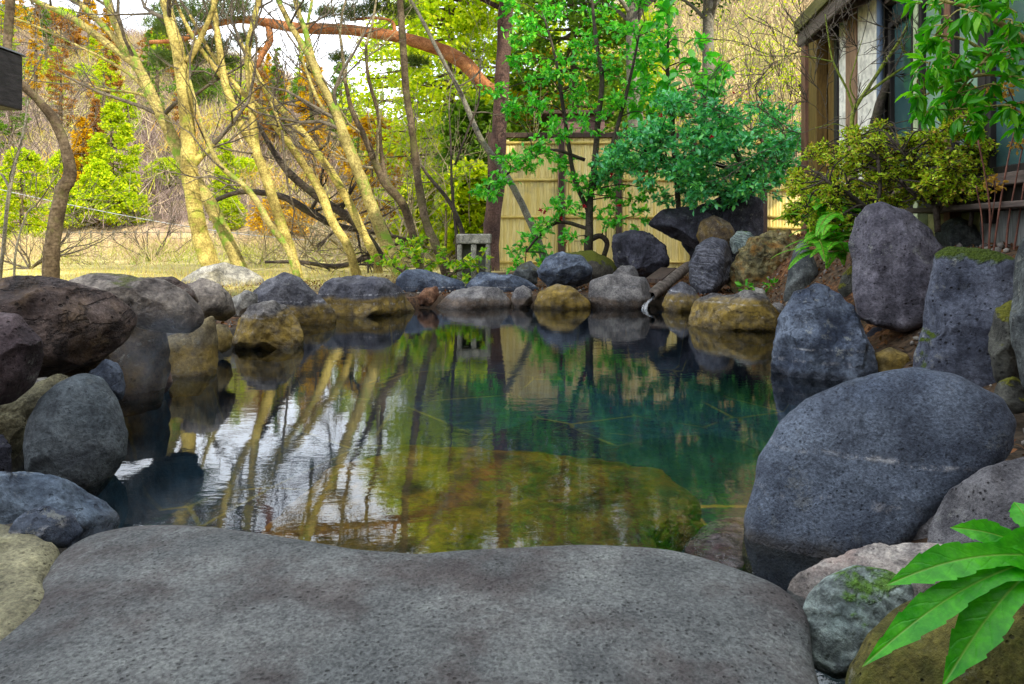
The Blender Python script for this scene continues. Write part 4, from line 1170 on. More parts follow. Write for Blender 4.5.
def brush(name, label, N, q0, q1, far, hgt, mat, m=46, cat='woodland', yr=None):
    q = rng.uniform(q0, q1, N)
    w = sstep(q, 400, 650)
    Ys, Yr = 40 * (1 - w) + 19 * w, 130 * (1 - w) + 65 * w
    Y = Ys + 1 + (Yr - Ys) * rng.uniform(0, 1, N) ** far
    if yr: Y = yr[0] + (yr[1] - yr[0]) * rng.uniform(0, 1, N)
    X = (q - CX) / F * Y
    Z = ground_z(X, Y)
    base = np.repeat(np.column_stack([X, Y, Z]), m, 0)
    hh = np.repeat(rng.uniform(.6, 1.3, N) * hgt, m)
    n = N * m
    st = base + np.column_stack([rng.normal(size=(n, 2)) * (.38 * hh)[:, None], np.abs(rng.normal(size=n)) * .25 * hh])
    d = unit(rng.normal(size=(n, 3)) * np.array([.55, .55, .35]) + np.array([0, 0, .75]))
    ln = hh * rng.uniform(.25, .7, n)
    sd_ = unit(np.cross(d, np.array([0, 1., 0])) + rng.normal(size=(n, 3)) * .2)
    wd = rng.uniform(.010, .03, n) * hgt / 2.6
    V = np.stack([st - sd_ * wd[:, None], st + sd_ * wd[:, None], st + d * ln[:, None]], 1).reshape(-1, 3)
    Fq = np.arange(3 * n).reshape(-1, 3)
    o = mk(name, V, [Fq], mat)
    tone = .5 * (fbm(np.column_stack([X * .1, Y * .1, 0 * X]), 3) + .5) + rng.uniform(0, .55, N)
    a = o.data.attributes.new('tone', 'FLOAT', 'POINT')
    a.data.foreach_set('value', np.repeat(np.clip(tone, 0, 1), m * 3).astype(np.float32))
    return tag(o, label, cat, kind='stuff')


def tone_mat(name, cols):
    t = NT(name)
    at_ = t.n('ShaderNodeAttribute')
    at_.attribute_name = 'tone'
    r = t.n('ShaderNodeValToRGB')
    el = r.color_ramp.elements
    while len(el) < len(cols): el.new(.5)
    for i, (p, c) in enumerate(cols):
        el[i].position = p
        el[i].color = (*c, 1)
    t.l(at_.outputs['Fac'], r.inputs[0])
    g = t.n('ShaderNodeNewGeometry')
    c = t.mix(g.outputs['Random Per Island'], t.mix(1.0, r.outputs[0], (.55, .52, .55), 'MULTIPLY'), t.mix(1.0, r.outputs[0], (1.35, 1.35, 1.3), 'MULTIPLY'))
    return t.done(t.principled(c, .9, None, .1))



M['brush'] = tone_mat('brush', [(0, (.06, .04, .045)), (.3, (.19, .14, .135)), (.5, (.31, .24, .22)), (.64, (.46, .36, .22)), (.75, (.46, .48, .06)), (.88, (.55, .31, .05)), (1, (.24, .38, .04))])
M['brushgold'] = tone_mat('brush_gold', [(0, (.12, .08, .05)), (.3, (.32, .22, .13)), (.5, (.50, .38, .22)), (.7, (.60, .50, .24)), (.85, (.44, .46, .08)), (1, (.30, .36, .05))])
brush('far_wood', 'grey-brown leafless woodland covering the far slope', 5000, -420, 470, .8, 2.7, M['brush'])
brush('field_scrub', 'low straw-coloured scrub dotted over the field', 420, -60, 480, 1, .75, M['brushgold'], yr=(14, 40), cat='scrub')
brush('bank_wood', 'sunlit straw-coloured brushwood on the bank behind the fence', 2200, 470, 1080, .8, 2.2, M['brushgold'])

# field fence and overhead cable
mb = MB()
for i in range(22):
    x = -27.5 + i * .62
    zz = gz(x, 38.5)
    mb.box(x - .035, x + .035, 38.45, 38.55, zz - .1, zz + .75)
for zr in (.3, .62):
    mb.box(-27.6, -14.3, 38.42, 38.45, gz(-21, 38.5) + zr, gz(-21, 38.5) + zr + .05)
tag(mb.build('field_fence', B['grey'], loc=(-21, 38.5, .2), smooth=False), 'low pale post and rail fence at the far side of the field', 'fence')
mb = MB()
P = np.array([at(-60, 172, 26), at(15, 193, 25), at(160, 222, 23.5), at(280, 238, 22), at(430, 246, 20)])
mb.tube(spline(P, 8), .012, k=5)
tag(mb.build('overhead_cable', flat_mat('cable_grey', (.35, .38, .4)), loc=P[2]), 'thin grey cable sagging across the view of the slope', 'cable')

# sunlit dry grass in the field
rng = np.random.RandomState(5)
n = 42000
Y = 6.0 + 28 * rng.uniform(0, 1, n) ** 2.4
X = rng.uniform(-.95, .05, n) * Y
ok = (Y + -1.8 * np.maximum(X, -4.6) > 12.3) & (pool_sd(X, Y) > 1.2)
X, Y = X[ok], Y[ok]
P = np.column_stack([X, Y, ground_z(X, Y)])
V, Fq = leaves(P, .10, T_NEED, rng, np.array([0, 0, 1.6]), .1, .7)
M['drygrass'] = leaf_mat('dry_grass', [(.30, .20, .10), (.52, .40, .14), (.70, .58, .22), (.36, .40, .07)], .8, .3, .2)
tag(mk('dry_grass', V, [Fq], M['drygrass']), 'dry yellow grass of the field', 'grass', kind='stuff')

# ================================================================== garden: fence, block, spout
M['bamboo'] = None
t = NT('split_bamboo')
co = objco(t)
sx = t.n('ShaderNodeSeparateXYZ')
t.l(co, sx.inputs[0])
g = t.n('ShaderNodeNewGeometry')
c = t.mix(g.outputs['Random Per Island'], (.84, .66, .18), (.93, .80, .36))
c = t.mix(t.ramp(t.noise(t.scalev(co, (30, 30, 1.5)), 2, 4), .35, .65), t.mix(1.0, c, (.78, .74, .66), 'MULTIPLY'), c)
c = t.mix(t.ramp(t.noise(co, 2.2, 5), .55, .7, 0, .5), c, (.40, .34, .17))
M['bamboo'] = t.done(t.principled(c, .4, None, .5))
M['bamboo_rail'] = simple_mat('bamboo_rail', (.62, .46, .10), (.78, .62, .2), 6, .4, stretch=(1, 6, 6))
M['bamboo_pale'] = simple_mat('bamboo_pale', (.60, .52, .30), (.74, .66, .42), 6, .5, stretch=(8, 8, 1))
M['postdark'] = simple_mat('post_dark', (.035, .022, .016), (.085, .055, .04), 5, .8, stretch=(5, 5, .6))
M['granite'] = rock_mat('granite', (.23, .22, .17), (.42, .40, .33), 3, .8, 1, grain=30, moss=.35, moss_h=1.0)
M['recess'] = flat_mat('recess_stone', (.17, .17, .14), .9)


def bamboo_panel(mb, x0, x1, Y, z0, z1, rng, w=.062):
    n = int(round((x1 - x0) / w))
    w = (x1 - x0) / n
    for i in range(n):
        xc = x0 + (i + .5) * w
        zz = np.array([z0])
        z = z0
        nodes = [z0 + rng.uniform(.05, .3)]
        while nodes[-1] < z1 - .3: nodes.append(nodes[-1] + rng.uniform(.28, .4))
        zs, rs = [z0], [1]
        for nd in nodes:
            zs += [nd - .012, nd, nd + .012]
            rs += [1, 1.12, .98]
        zs.append(z1)
        rs.append(1)
        zs, rs = np.array(zs), np.array(rs)
        a = np.linspace(math.pi, 2 * math.pi, 6)
        V = np.stack([xc + np.cos(a)[None] * w * .5 * np.minimum(rs, 1)[:, None], Y + np.sin(a)[None] * w * .2 * rs[:, None], np.repeat(zs[:, None], 6, 1)], -1).reshape(-1, 3)
        ii = np.arange(len(zs) - 1)[:, None] * 6 + np.arange(5)[None]
        ii = ii.ravel()
        mb.add(V, np.column_stack([ii, ii + 1, ii + 7, ii + 6]))


rng = np.random.RandomState(2)
FY = 14.0
fx = lambda px: (px - CX) / F * FY
fz = lambda py: CZ - (py - HY) / F * FY
fence = empty('bamboo_fence', (fx(640), FY, gz(fx(640), FY)), 'tall yellow split-bamboo screen fence with dark posts behind the camellias', 'fence')
edges = [(494, 558, 142), (565, 615, 138), (622, 690, 138), (696, 760, 138), (766, 862, 186)]
for i, (a, b, tp) in enumerate(edges):
    mb = MB()
    bamboo_panel(mb, fx(a), fx(b), FY, fz(270), fz(tp), rng)
    mb.build('bamboo_panel', M['bamboo'], fence)
    for ry in [q for q in (143, 180, 217, 262) if q > tp - 2] + ([190, 228] if i == 4 else []):
        mr_ = MB()
        mr_.tube([(fx(a), FY - .035, fz(ry)), (fx(b), FY - .035, fz(ry))], .028, k=8)
        mr_.build('rail', M['bamboo_rail'], fence)
for px, tp in ((490.5, 134), (561.5, 133), (618.5, 133), (693, 133), (763, 133)):
    mb = MB()
    mb.box(fx(px) - .055, fx(px) + .055, FY - .09, FY + .03, -.1, fz(tp))
    mb.build('post', M['postdark'], fence, smooth=False, bevel=.008)
mb = MB()
mb.box(fx(486), fx(764), FY - .07, FY + .07, fz(138) + .003, fz(133))
mb.build('cap_rail', M['postdark'], fence, smooth=False, bevel=.008)

# low hut roof beyond the fence
hut = empty('hut', (1.4, 17, gz(1.4, 17)), 'weathered purple-brown board hut just showing over the bamboo fence', 'building')
mb = MB()
mb.box(.9, 2.2, 16.6, 18.2, gz(1.4, 17), at(580, 118, 17)[2])
mb.build('wall', simple_mat('hut_wall', (.10, .05, .055), (.22, .13, .12), 4, stretch=(1, 1, 9)), hut, smooth=False)
mb = MB()
zt = at(580, 118, 17)[2] + .004
mb.box(.7, 2.4, 16.4, 18.4, zt, zt + .09)
mb.build('roof', M['postdark'], hut, smooth=False, bevel=.02)

# carved stone block with two openings (fire box of a lantern)
bY = 9.1
x0, x1 = at(457, 0, bY)[0], at(490, 0, bY)[0]
zt, zb = at(0, 234, bY)[2], at(0, 285, bY)[2]
mb = MB()
D = .40
w = x1 - x0
xs = [x0, x0 + w * .15, x0 + w * .42, x0 + w * .59, x0 + w * .86, x1]
mb.box(x0 - .01, x1 + .01, bY, bY + D, zt - .13, zt)
for a, b in ((0, 1), (2, 3), (4, 5)):
    mb.box(xs[a], xs[b], bY + .012, bY + D - .012, zb + .06, zt - .132)
mb.box(x0 - .004, x1 + .004, bY + .004, bY + D - .004, zb - .1, zb + .058)
lan = empty('stone_lantern', ((x0 + x1) / 2, bY, zb), 'squat granite lantern fire box with two tall openings beside the bamboo fence', 'lantern')
mb.build('fire_box', M['granite'], lan, smooth=False, bevel=.018)
mb = MB()
mb.box(xs[1] - .01, xs[4] + .01, bY + .17, bY + .2, zb + .05, zt - .12)
mb.build('recess', M['recess'], lan, smooth=False)

# hollow log spout and its stream
M['logwood'] = simple_mat('log_wood', (.07, .055, .045), (.22, .18, .15), 5, .8, .8, .02, stretch=(3, 3, 3))
M['loghole'] = flat_mat('log_hole', (.015, .012, .01), .9)
sp0, sp1 = at(651, 296, 7.75), at(688, 266, 9.2)
ax = unit(sp1 - sp0)
log = empty('water_spout', sp0, 'hollow grey log spout pouring hot water into the pool', 'spout')
n = 10
L = np.linalg.norm(sp1 - sp0)
prof = [(0, .044), (0, .060), (.03, .064), (.25, .066), (.5, .068), (.75, .066), (1.0, .066), (L, .064)]
mb = MB()
sv = unit(np.cross(ax, [0, 0, 1]))
uv = np.cross(sv, ax)
a = np.arange(18) * 2 * math.pi / 18
ring = lambda d_, r_: sp0 + ax * d_ + r_ * (np.cos(a)[:, None] * sv + np.sin(a)[:, None] * uv) * (1 + .06 * np.sin(a * 3 + d_ * 3))[:, None]
V = np.concatenate([ring(d_, r_) for d_, r_ in prof])
i0 = (np.arange(len(prof) - 1)[:, None] * 18)
j0 = np.arange(18)[None]
Fq = np.stack([i0 + j0, i0 + (j0 + 1) % 18, i0 + 18 + (j0 + 1) % 18, i0 + 18 + j0], -1).reshape(-1, 4)
mb.add(V, Fq)
mb.build('log', M['logwood'], log)
mb = MB()
V = np.concatenate([ring(0, .0435), ring(.7, .04), [sp0 + ax * .7]])
Fq = np.stack([j0[0], 18 + j0[0], 18 + (j0[0] + 1) % 18, (j0[0] + 1) % 18], -1)
mb.add(V, Fq)
mb.add(V[18:], np.stack([np.full(18, 18), (j0[0] + 1) % 18, j0[0]], -1))
mb.build('bore', M['loghole'], log)
mb = MB()
c = at(664, 287, 8.2)
e = at(678, 275, 8.9)
vv = [c + sv * -.1, c + sv * .1, e + sv * .1, e + sv * -.1]
up3 = np.array([0, 0, .045])
mb.add(vv + [q + up3 for q in vv], [(3, 2, 1, 0), (4, 5, 6, 7), (0, 1, 5, 4), (1, 2, 6, 5), (2, 3, 7, 6), (3, 0, 4, 7)])
o = mb.build('board', M['postdark'], smooth=False, loc=c + np.array([0, 0, .08]) * 0)
o.location = o.location + Vector((-.12, 0, .05))
tag(o, 'short dark board lying beside the log spout among red leaves', 'board')
t = NT('stream_water')
n_ = t.noise(t.scalev(t.n('ShaderNodeNewGeometry').outputs['Position'], (40, 40, 5)), 3, 4)
gl = t.n('ShaderNodeBsdfGlossy'); gl.inputs['Roughness'].default_value = .15
df = t.n('ShaderNodeBsdfDiffuse'); df.inputs[0].default_value = (.75, .8, .85, 1)
tp = t.n('ShaderNodeBsdfTransparent')
m1 = t.n('ShaderNodeMixShader'); m1.inputs[0].default_value = .5
t.l(gl.outputs[0], m1.inputs[1]); t.l(df.outputs[0], m1.inputs[2])
m2 = t.n('ShaderNodeMixShader')
t.l(t.ramp(n_, .35, .65, .15, .8), m2.inputs[0]); t.l(tp.outputs[0], m2.inputs[1]); t.l(m1.outputs[0], m2.inputs[2])
M['stream'] = t.done(m2.outputs[0])
mb = MB()
for k in range(5):
    o_ = rng.normal(size=3) * np.array([.012, .012, 0])
    q0 = sp0 + np.array([.0, .0, -.03]) + o_
    mb.tube(spline([q0 + ax * .15, q0 - ax * .02 + np.array([0, 0, -.01]), q0 + np.array([-.06, -.07, -.05]) + o_, np.array([q0[0] - .09, q0[1] - .11, -.03]) + o_], 5), np.linspace(.010, .017, 16) * rng.uniform(.6, 1.1), k=7, wob=.5, seed=k)
tag(mb.build('water_stream', M['stream'], loc=sp0), 'thin white stream of water falling from the log spout', 'water stream')

# dark box fixed to the bent trunk
bx = at(3, 78, 5.7)
box = empty('box_lamp', bx, 'dark weathered wooden box fixed to the crooked trunk at the left edge', 'box')
mb = MB()
wv = .24
zt, zb = at(0, 52, 5.7)[2], at(0, 108, 5.7)[2]
xr = at(11, 0, 5.7)[0]
mb.box(xr - .34, xr, 5.56, 5.84, zb, zt)
mb.build('case', simple_mat('box_wood', (.006, .006, .008), (.022, .02, .024), 8, .7, stretch=(1, 1, 5)), box, smooth=False, bevel=.012)
mb = MB()
mb.add([(xr - .37, 5.52, zt + .003), (xr + .015, 5.52, zt + .003), (xr + .015, 5.88, zt + .003), (xr - .37, 5.88, zt + .003), (xr - .37, 5.52, zt + .07), (xr - .02, 5.55, zt + .03), (xr - .02, 5.85, zt + .03), (xr - .37, 5.88, zt + .07)],
       [(3, 2, 1, 0), (4, 5, 6, 7), (0, 1, 5, 4), (1, 2, 6, 5), (2, 3, 7, 6), (3, 0, 4, 7)])
mb.build('lid', flat_mat('box_lid', (.035, .04, .045)), box, smooth=False, bevel=.01)

# ================================================================== the inn
ang = -math.atan(.126)
inn = empty('inn_building', (2.636, 0, .5), 'dark timber inn with white plaster, big windows and deep eaves on the right', 'building', rotz=ang)
WOOD = {'red': (.20, .10, .06), 'ochre': (.17, .105, .025), 'dark': (.022, .018, .016), 'brown': (.30, .18, .11), 'fascia': (.075, .058, .052), 'greenish': (.12, .11, .035)}
WM = {k: simple_mat('wood_' + k, tuple(q * .7 for q in v), tuple(min(1, q * 1.3) for q in v), 4, .65, .4, .01, stretch=(8, 8, .7)) for k, v in WOOD.items()}
WM['fascia'] = simple_mat('wood_fascia', (.075, .058, .05), (.17, .13, .11), 4, .65, .4, .01, stretch=(8, .6, 8))
WM['greenish'] = simple_mat('wood_greenish', (.09, .085, .02), (.17, .15, .05), 4, .7, .4, .01, stretch=(8, .6, 8))
WM['plaster'] = simple_mat('plaster', (.76, .74, .64), (.85, .83, .74), 2, .9, .2)
WM['plasterpale'] = simple_mat('plaster_green', (.40, .50, .28), (.52, .60, .36), 1.5, .8, .1)
WM['stucco'] = simple_mat('stucco_brown', (.15, .085, .06), (.24, .14, .10), 3, .9, .3)
WM['concrete'] = simple_mat('concrete', (.20, .21, .20), (.42, .43, .42), 3, .9, .3, stretch=(1, 4, .5))
WM['concretemoss'] = simple_mat('concrete_moss', (.12, .13, .02), (.28, .28, .12), 3, .9, .3)
WM['tile'] = simple_mat('roof_tile', (.05, .052, .06), (.10, .105, .115), 6, .5, .4)
t = NT('window_glass')
WM['glass'] = t.done(t.principled(t.mix(t.noise(objco(t), 1.2, 2), (.035, .085, .09), (.08, .16, .16)), .1, None, .9))
WM['glasspale'] = t = NT('window_glass_pale')
WM['glasspale'] = t.done(t.principled(t.mix(t.noise(objco(t), .8, 2), (.20, .34, .27), (.32, .46, .36)), .12, None, .8))


def yl(px):
    """position along the house wall seen at photo column px"""
    Y = 2.636 / ((px - CX) / F - .126)
    return Y * 1.0079


def ib(name, mat, bs, bevel=.006, smooth=False, parent=inn):
    mb = MB()
    for b in bs: mb.box(*b)
    return mb.build(name, mat, parent, smooth=smooth, local=True, bevel=bevel)


Z0 = -.5  # inn origin sits at z = .5
z_ = lambda z: z - .5
EAVE = 3.06
# wall pieces along y (depth), x > 0 is indoors
ib('post', WM['red'], [(-.05, .10, yl(809), yl(805), z_(.7), z_(3.3))])
ib('post', WM['ochre'], [(-.03, .10, yl(819), yl(811), z_(.7), z_(3.2))])
ib('door_panel', WM['ochre'], [(.10, .14, yl(836), yl(819) - .01, z_(.85), z_(3.15))])
ib('post', WM['dark'], [(-.02, .12, yl(838.5), yl(835.5), z_(.7), z_(3.2))])
ib('plaster_panel', WM['plaster'], [(.0, .1, yl(846), yl(839), z_(.85), z_(3.2))])
ib('post', WM['brown'], [(-.012, .10, yl(857), yl(846.5), z_(.7), z_(3.2))])
ib('plaster_panel', WM['plaster'], [(.0, .1, yl(885), yl(857.5), z_(.85), z_(3.2))])
ib('post', WM['dark'], [(-.04, .10, yl(889), yl(885.3), z_(.7), z_(3.2))])
pipe = MB()
yp = yl(890.5)
pipe.tube([(-.09, yp, z_(.8)), (-.09, yp, z_(3.1))], .03, k=10)
pipe.build('downpipe', flat_mat('pipe_grey', (.12, .17, .24), .35), inn, local=True)
# lower wall and windows
wins = [(893, 919, 'glass'), (924, 950, 'glasspale'), (957, 988, 'glasspale'), (993, 1040, 'glass'), (1050, 1150, 'glass'), (1170, 1330, 'glass')]
for a, b, gm in wins:
    fr_ = ib('window', WM['dark'], [(-.045, .05, yl(b), yl(b) + .05, z_(1.22), z_(2.72)), (-.045, .05, yl(a) - .05, yl(a), z_(1.22), z_(2.72)),
                                  (-.043, .05, yl(b) + .051, yl(a) - .051, z_(1.22), z_(1.27)), (-.043, .05, yl(b) + .051, yl(a) - .051, z_(2.67), z_(2.72))])
    mb = MB()
    mb.box(-.005, .003, yl(b) + .04, yl(a) - .04, z_(1.25), z_(2.69))
    mb.build('pane', WM[gm], fr_, local=True, smooth=False)
for px0, px1, m_ in ((919.3, 923.7, 'plasterpale'), (950.3, 956.7, 'red'), (988.3, 992.7, 'dark'), (1040.5, 1049.5, 'dark'), (1150.5, 1169, 'dark')):
    ib('post', WM[m_], [(-.05, .08, yl(px1), yl(px0), z_(.9), z_(2.9))])
ye = yl(889.5)
ib('sill', WM['fascia'], [(-.10, .1, -4, ye, z_(1.14), z_(1.217)), ])
ib('apron_board', WM['dark'], [(.0, .1, -4, ye, z_(1.03), z_(1.137))])
ib('ledge', WM['fascia'], [(-.22, .1, -4, yl(930), z_(.99), z_(1.027))])
ib('foundation', WM['concrete'], [(.03, .2, -4, yl(975), z_(.5), z_(.985))])
ib('foundation', WM['concretemoss'], [(.032, .2, yl(974.8), yl(893), z_(.5), z_(.985))])
ib('lintel', WM['fascia'], [(-.06, .12, -4, ye, z_(2.9), z_(3.02)), (-.055, .12, ye, yl(805) - .06, z_(3.2), z_(3.3))])
ib('fanlight', WM['glass'], [(.02, .06, -4, ye, z_(2.725), z_(2.897))])
ib('wall', WM['stucco'], [(.145, .3, -4, yl(805) - .05, z_(.5), z_(3.25))])
# eaves: sloping soffit, two fascia boards, rafters
OV = .28
yE = 8.25
sl = .38
mb = MB()


def slab_roof(mb, xa, xb, za, zb, y0, y1, th):
    mb.add([(xa, y0, za), (xb, y0, zb), (xb, y1, zb), (xa, y1, za), (xa, y0, za + th), (xb, y0, zb + th), (xb, y1, zb + th), (xa, y1, za + th)],
           [(3, 2, 1, 0), (4, 5, 6, 7), (0, 1, 5, 4), (1, 2, 6, 5), (2, 3, 7, 6), (3, 0, 4, 7)])


slab_roof(mb, -OV, 1.2, z_(EAVE + .02), z_(EAVE + .02 + sl * (1.2 + OV)), -4, yE, .04)
mb.build('soffit', WM['red'], inn, local=True, smooth=False)
mb = MB()
slab_roof(mb, -OV - .06, 1.2, z_(EAVE + .17), z_(EAVE + .17 + sl * (1.26 + OV)), -4.1, yE + .03, .09)
mb.build('roof', WM['tile'], inn, local=True, smooth=False, bevel=.01)
ib('fascia', WM['fascia'], [(-OV - .035, -OV - .003, -4, yE - .02, z_(EAVE - .06), z_(EAVE + .115))], .008)
ib('fascia', WM['greenish'], [(-OV - .075, -OV - .038, -4.05, yE, z_(EAVE + .10), z_(EAVE + .255))], .008)
for k in range(20):
    y = yE - .25 - k * .55
    mb = MB()
    slab_roof(mb, -OV + .003, .14, z_(EAVE - .075), z_(EAVE - .075 + sl * (OV + .14)), y - .03, y + .03, .092)
    mb.build('rafter', WM['fascia'], inn, local=True, smooth=False)
# verge board at the gable end
mb = MB()
slab_roof(mb, -OV - .02, 1.2, z_(EAVE - .03), z_(EAVE - .03 + sl * (1.2 + OV)), yE + .032, yE + .075, .19)
mb.build('verge_board', WM['red'], inn, local=True, smooth=False)
# added wall, door and roof behind the camera, unseen, to block sky light
ib('sky_blocker_wall', WM['stucco'], [(-9, -.5, -3.2, -3.0, z_(-.3), z_(4.4))])
ib('sky_blocker_door', WM['dark'], [(-4.2, -2.4, -2.998, -2.95, z_(.0), z_(2.2))])
mb = MB()
mb.add([(-9.4, -1.9, z_(4.1)), (-.3, -1.9, z_(4.1)), (-.3, -5, z_(5.6)), (-9.4, -5, z_(5.6)), (-9.4, -1.9, z_(4.25)), (-.3, -1.9, z_(4.25)), (-.3, -5, z_(5.75)), (-9.4, -5, z_(5.75))],
       [(3, 2, 1, 0), (4, 5, 6, 7), (0, 1, 5, 4), (1, 2, 6, 5), (2, 3, 7, 6), (3, 0, 4, 7)])
mb.build('sky_blocker_roof', WM['tile'], inn, local=True, smooth=False)
# upper storey
ib('upper_wall', WM['stucco'], [(.75, .95, -4, 8.75, z_(3.3), z_(6.6))])
ib('upper_wall', WM['stucco'], [(.951, 6, 8.55, 8.75, z_(.6), z_(6.6))])
ib('corner_post', WM['dark'], [(.70, .749, 8.6, 8.8, z_(3.3), z_(6.6))])
for k in range(5):
    y = -3 + k * 2.3
    fr_ = ib('window', WM['dark'], [(.70, .748, y, y + 1.5, z_(4.4), z_(4.47)), (.70, .748, y, y + 1.5, z_(5.73), z_(5.8)), (.70, .748, y, y + .07, z_(4.472), z_(5.728)), (.70, .748, y + 1.43, y + 1.5, z_(4.472), z_(5.728))])
    mb = MB()
    mb.box(.72, .735, y + .06, y + 1.44, z_(4.46), z_(5.74))
    mb.build('pane', WM['glass'], fr_, local=True, smooth=False)
mb = MB()
slab_roof(mb, .1, 3.2, z_(6.65), z_(8.0), -4.6, 9.2, .16)
slab_roof(mb, 6.3, 3.201, z_(6.65), z_(8.0), -4.6, 9.2, .16)
mb.build('upper_roof', WM['tile'], inn, local=True, smooth=False)

# ================================================================== garden plants
M['camellia'] = leaf_mat('camellia_leaves', [(.03, .28, .025), (.08, .48, .04), (.16, .64, .06), (.36, .78, .05)], .35, .35, .7, (1.2, 1.6, .5))
M['camelliabush'] = leaf_mat('camellia_bush_leaves', [(.04, .26, .10), (.08, .42, .17), (.15, .58, .23), (.27, .70, .13)], .35, .3, .7, (1.2, 1.6, .6))
M['bright'] = leaf_mat('bright_leaves', [(.02, .19, .006), (.06, .36, .008), (.12, .48, .012), (.26, .62, .02)], .4, .45, .5)
M['azalea'] = leaf_mat('azalea_leaves', [(.26, .44, .012), (.44, .62, .02), (.66, .76, .05), (.54, .26, .05)], .5, .3, .4)
M['fern'] = leaf_mat('fern_leaves', [(.06, .32, .01), (.13, .52, .02), (.26, .66, .03)], .5, .4, .4)
M['lowshrub'] = leaf_mat('low_shrub_leaves', [(.12, .34, .012), (.26, .52, .02), (.66, .62, .03)], .5, .4, .4)
M['petal'] = leaf_mat('camellia_petals', [(.45, .008, .03), (.62, .02, .06)], .5, .3, .3, (1, .4, .4))
M['dryflower'] = leaf_mat('dry_flower', [(.38, .20, .03), (.55, .33, .06), (.30, .14, .05)], .8, .4, .2)
M['redstem'] = simple_mat('red_stem', (.09, .03, .02), (.20, .08, .05), 9, .7)


def leafy(name, label, cat, Y, stems, clusters, leafm, bark, seed, ls, per, tmpl=T_DIAM, group=None, droop=-.1, up=1.0, spread=.75, flat=.7, stemw=.012, shell=.45, lname='leaves'):
    """stems: photo polylines (px, py, width px[, dY]); clusters: (px, py, radius px, dY)"""
    rng = np.random.RandomState(seed)
    mb = MB()
    nodes = []
    for i, s in enumerate(stems):
        P, r = px_path(s, Y, 6)
        if i == 0: root = empty(name, P[0], label, cat, group)
        mb.tube(P, r, k=8, wob=.15, seed=seed + i)
        nodes += [(p, q) for p, q in zip(P, r)]
    NP = np.array([n_[0] for n_ in nodes])
    Vs, Fs, k = [], [], 0
    for (px, py, rp, dy) in clusters:
        c = at(px, py, Y + dy)
        R = rp * (Y + dy) / F
        dist = np.linalg.norm(NP - c, axis=1) + np.maximum(0, NP[:, 2] - c[2]) * .8
        j = int(np.argmin(dist))
        mid = (NP[j] + c) / 2 + rng.normal(size=3) * .12 * dist[j] + np.array([0, 0, .1 * dist[j]])
        P = spline([NP[j], mid, c], 5)
        r0 = min(nodes[j][1] * .6, stemw)
        mb.tube(P, np.linspace(r0, .004, len(P)), k=5, cap=False)
        n = int(per * (rp / 20) ** 1.6) + 8
        # twigs with leaves set along them
        nt = max(3, n // 9)
        pts, dr = [], []
        for _ in range(nt):
            d = unit(rng.normal(size=3) * np.array([1, 1, .7]) + np.array([0, 0, .15]))
            s0 = c + rng.normal(size=3) * R * .25
            e = s0 + d * R * rng.uniform(.5, 1.0) * np.array([1, 1, flat])
            mb.tube([s0, (s0 + e) / 2 + rng.normal(size=3) * R * .06, e], [.004, .003, .002], k=3, cap=False)
            f = rng.uniform(.2, 1.05, 9)[:, None]
            pts.append(s0 * (1 - f) + e * f)
            dr.append(np.repeat(d[None], 9, 0))
        pts, dr = np.concatenate(pts), np.concatenate(dr)
        V, Fq = leaves(pts, ls, tmpl, rng, dr * .8 + np.array([0, 0, droop]), up, spread)
        Vs.append(V); Fs.append(Fq + k); k += len(V)
    mb.build('stems', B[bark], root)
    mk(lname, np.concatenate(Vs), [np.concatenate(Fs)], leafm, root)
    return root


def flowers(root, spots, Y, rng, size=.05):
    for (px, py, dy) in spots:
        c = at(px, py, Y + dy)
        Vs, Fs, k = [], [], 0
        p = np.repeat(c[None], 14, 0)
        d = unit(rng.normal(size=(14, 3)) + np.array([0, -1.2, .3]))
        V, Fq = leaves(p, size, T_OVAL, rng, d * 1.5, .2, .2)
        mk('flower', V, [Fq], M['petal'], root)


rng = np.random.RandomState(9)
# loose camellia in front of the fence
cl = []
for (x, y, r) in [(500, 185, 16), (484, 196, 16), (520, 165, 20), (540, 150, 20), (505, 160, 14), (560, 128, 20), (590, 120, 20), (540, 105, 18), (560, 70, 22), (585, 45, 22), (530, 30, 22), (552, 12, 20), (600, 15, 22),
                  (625, 30, 20), (645, 55, 20), (610, 70, 22), (575, 95, 20), (640, 90, 20), (615, 105, 18), (520, 60, 16), (512, 110, 16), (498, 90, 14), (565, 165, 18), (580, 185, 18), (600, 165, 16), (610, 195, 16), (585, 212, 18), (560, 205, 16),
                  (545, 225, 18), (528, 250, 18), (520, 268, 14), (545, 258, 14), (536, 236, 16), (625, 150, 16), (612, 222, 14), (635, 200, 14), (560, -10, 20), (610, -20, 22), (640, 0, 20), (512, 8, 16), (535, 80, 16), (660, 35, 16),
                  (640, 215, 12), (650, 190, 14), (655, 120, 16), (570, 238, 12)]:
    cl.append((x, y, r, rng.uniform(-.7, .5)))
cam1 = leafy('camellia_tree', 'loose tall camellia with scattered pink flowers in front of the bamboo fence', 'camellia', 10.4, [
    [(588, 262, 9), (589, 235, 9), (590, 200, 7), (595, 160, 6), (598, 120, 6), (602, 80, 5), (596, 40, 4), (592, 0, 3), (590, -30, 2)],
    [(589, 240, 6), (600, 236, 6), (607, 243, 5), (604, 256, 5)],
    [(590, 215, 5), (575, 180, 5), (568, 140, 4), (562, 100, 4), (556, 60, 3), (545, 20, 2)],
    [(592, 190, 5), (610, 150, 4), (622, 110, 4), (632, 70, 3), (640, 30, 2)],
    [(592, 230, 4), (560, 222, 4), (540, 235, 3), (526, 252, 2)], [(585, 160, 4), (550, 150, 3), (515, 168, 3), (488, 190, 2)]],
    cl, M['camellia'], 'dark', 41, .082, 190, T_OVAL)
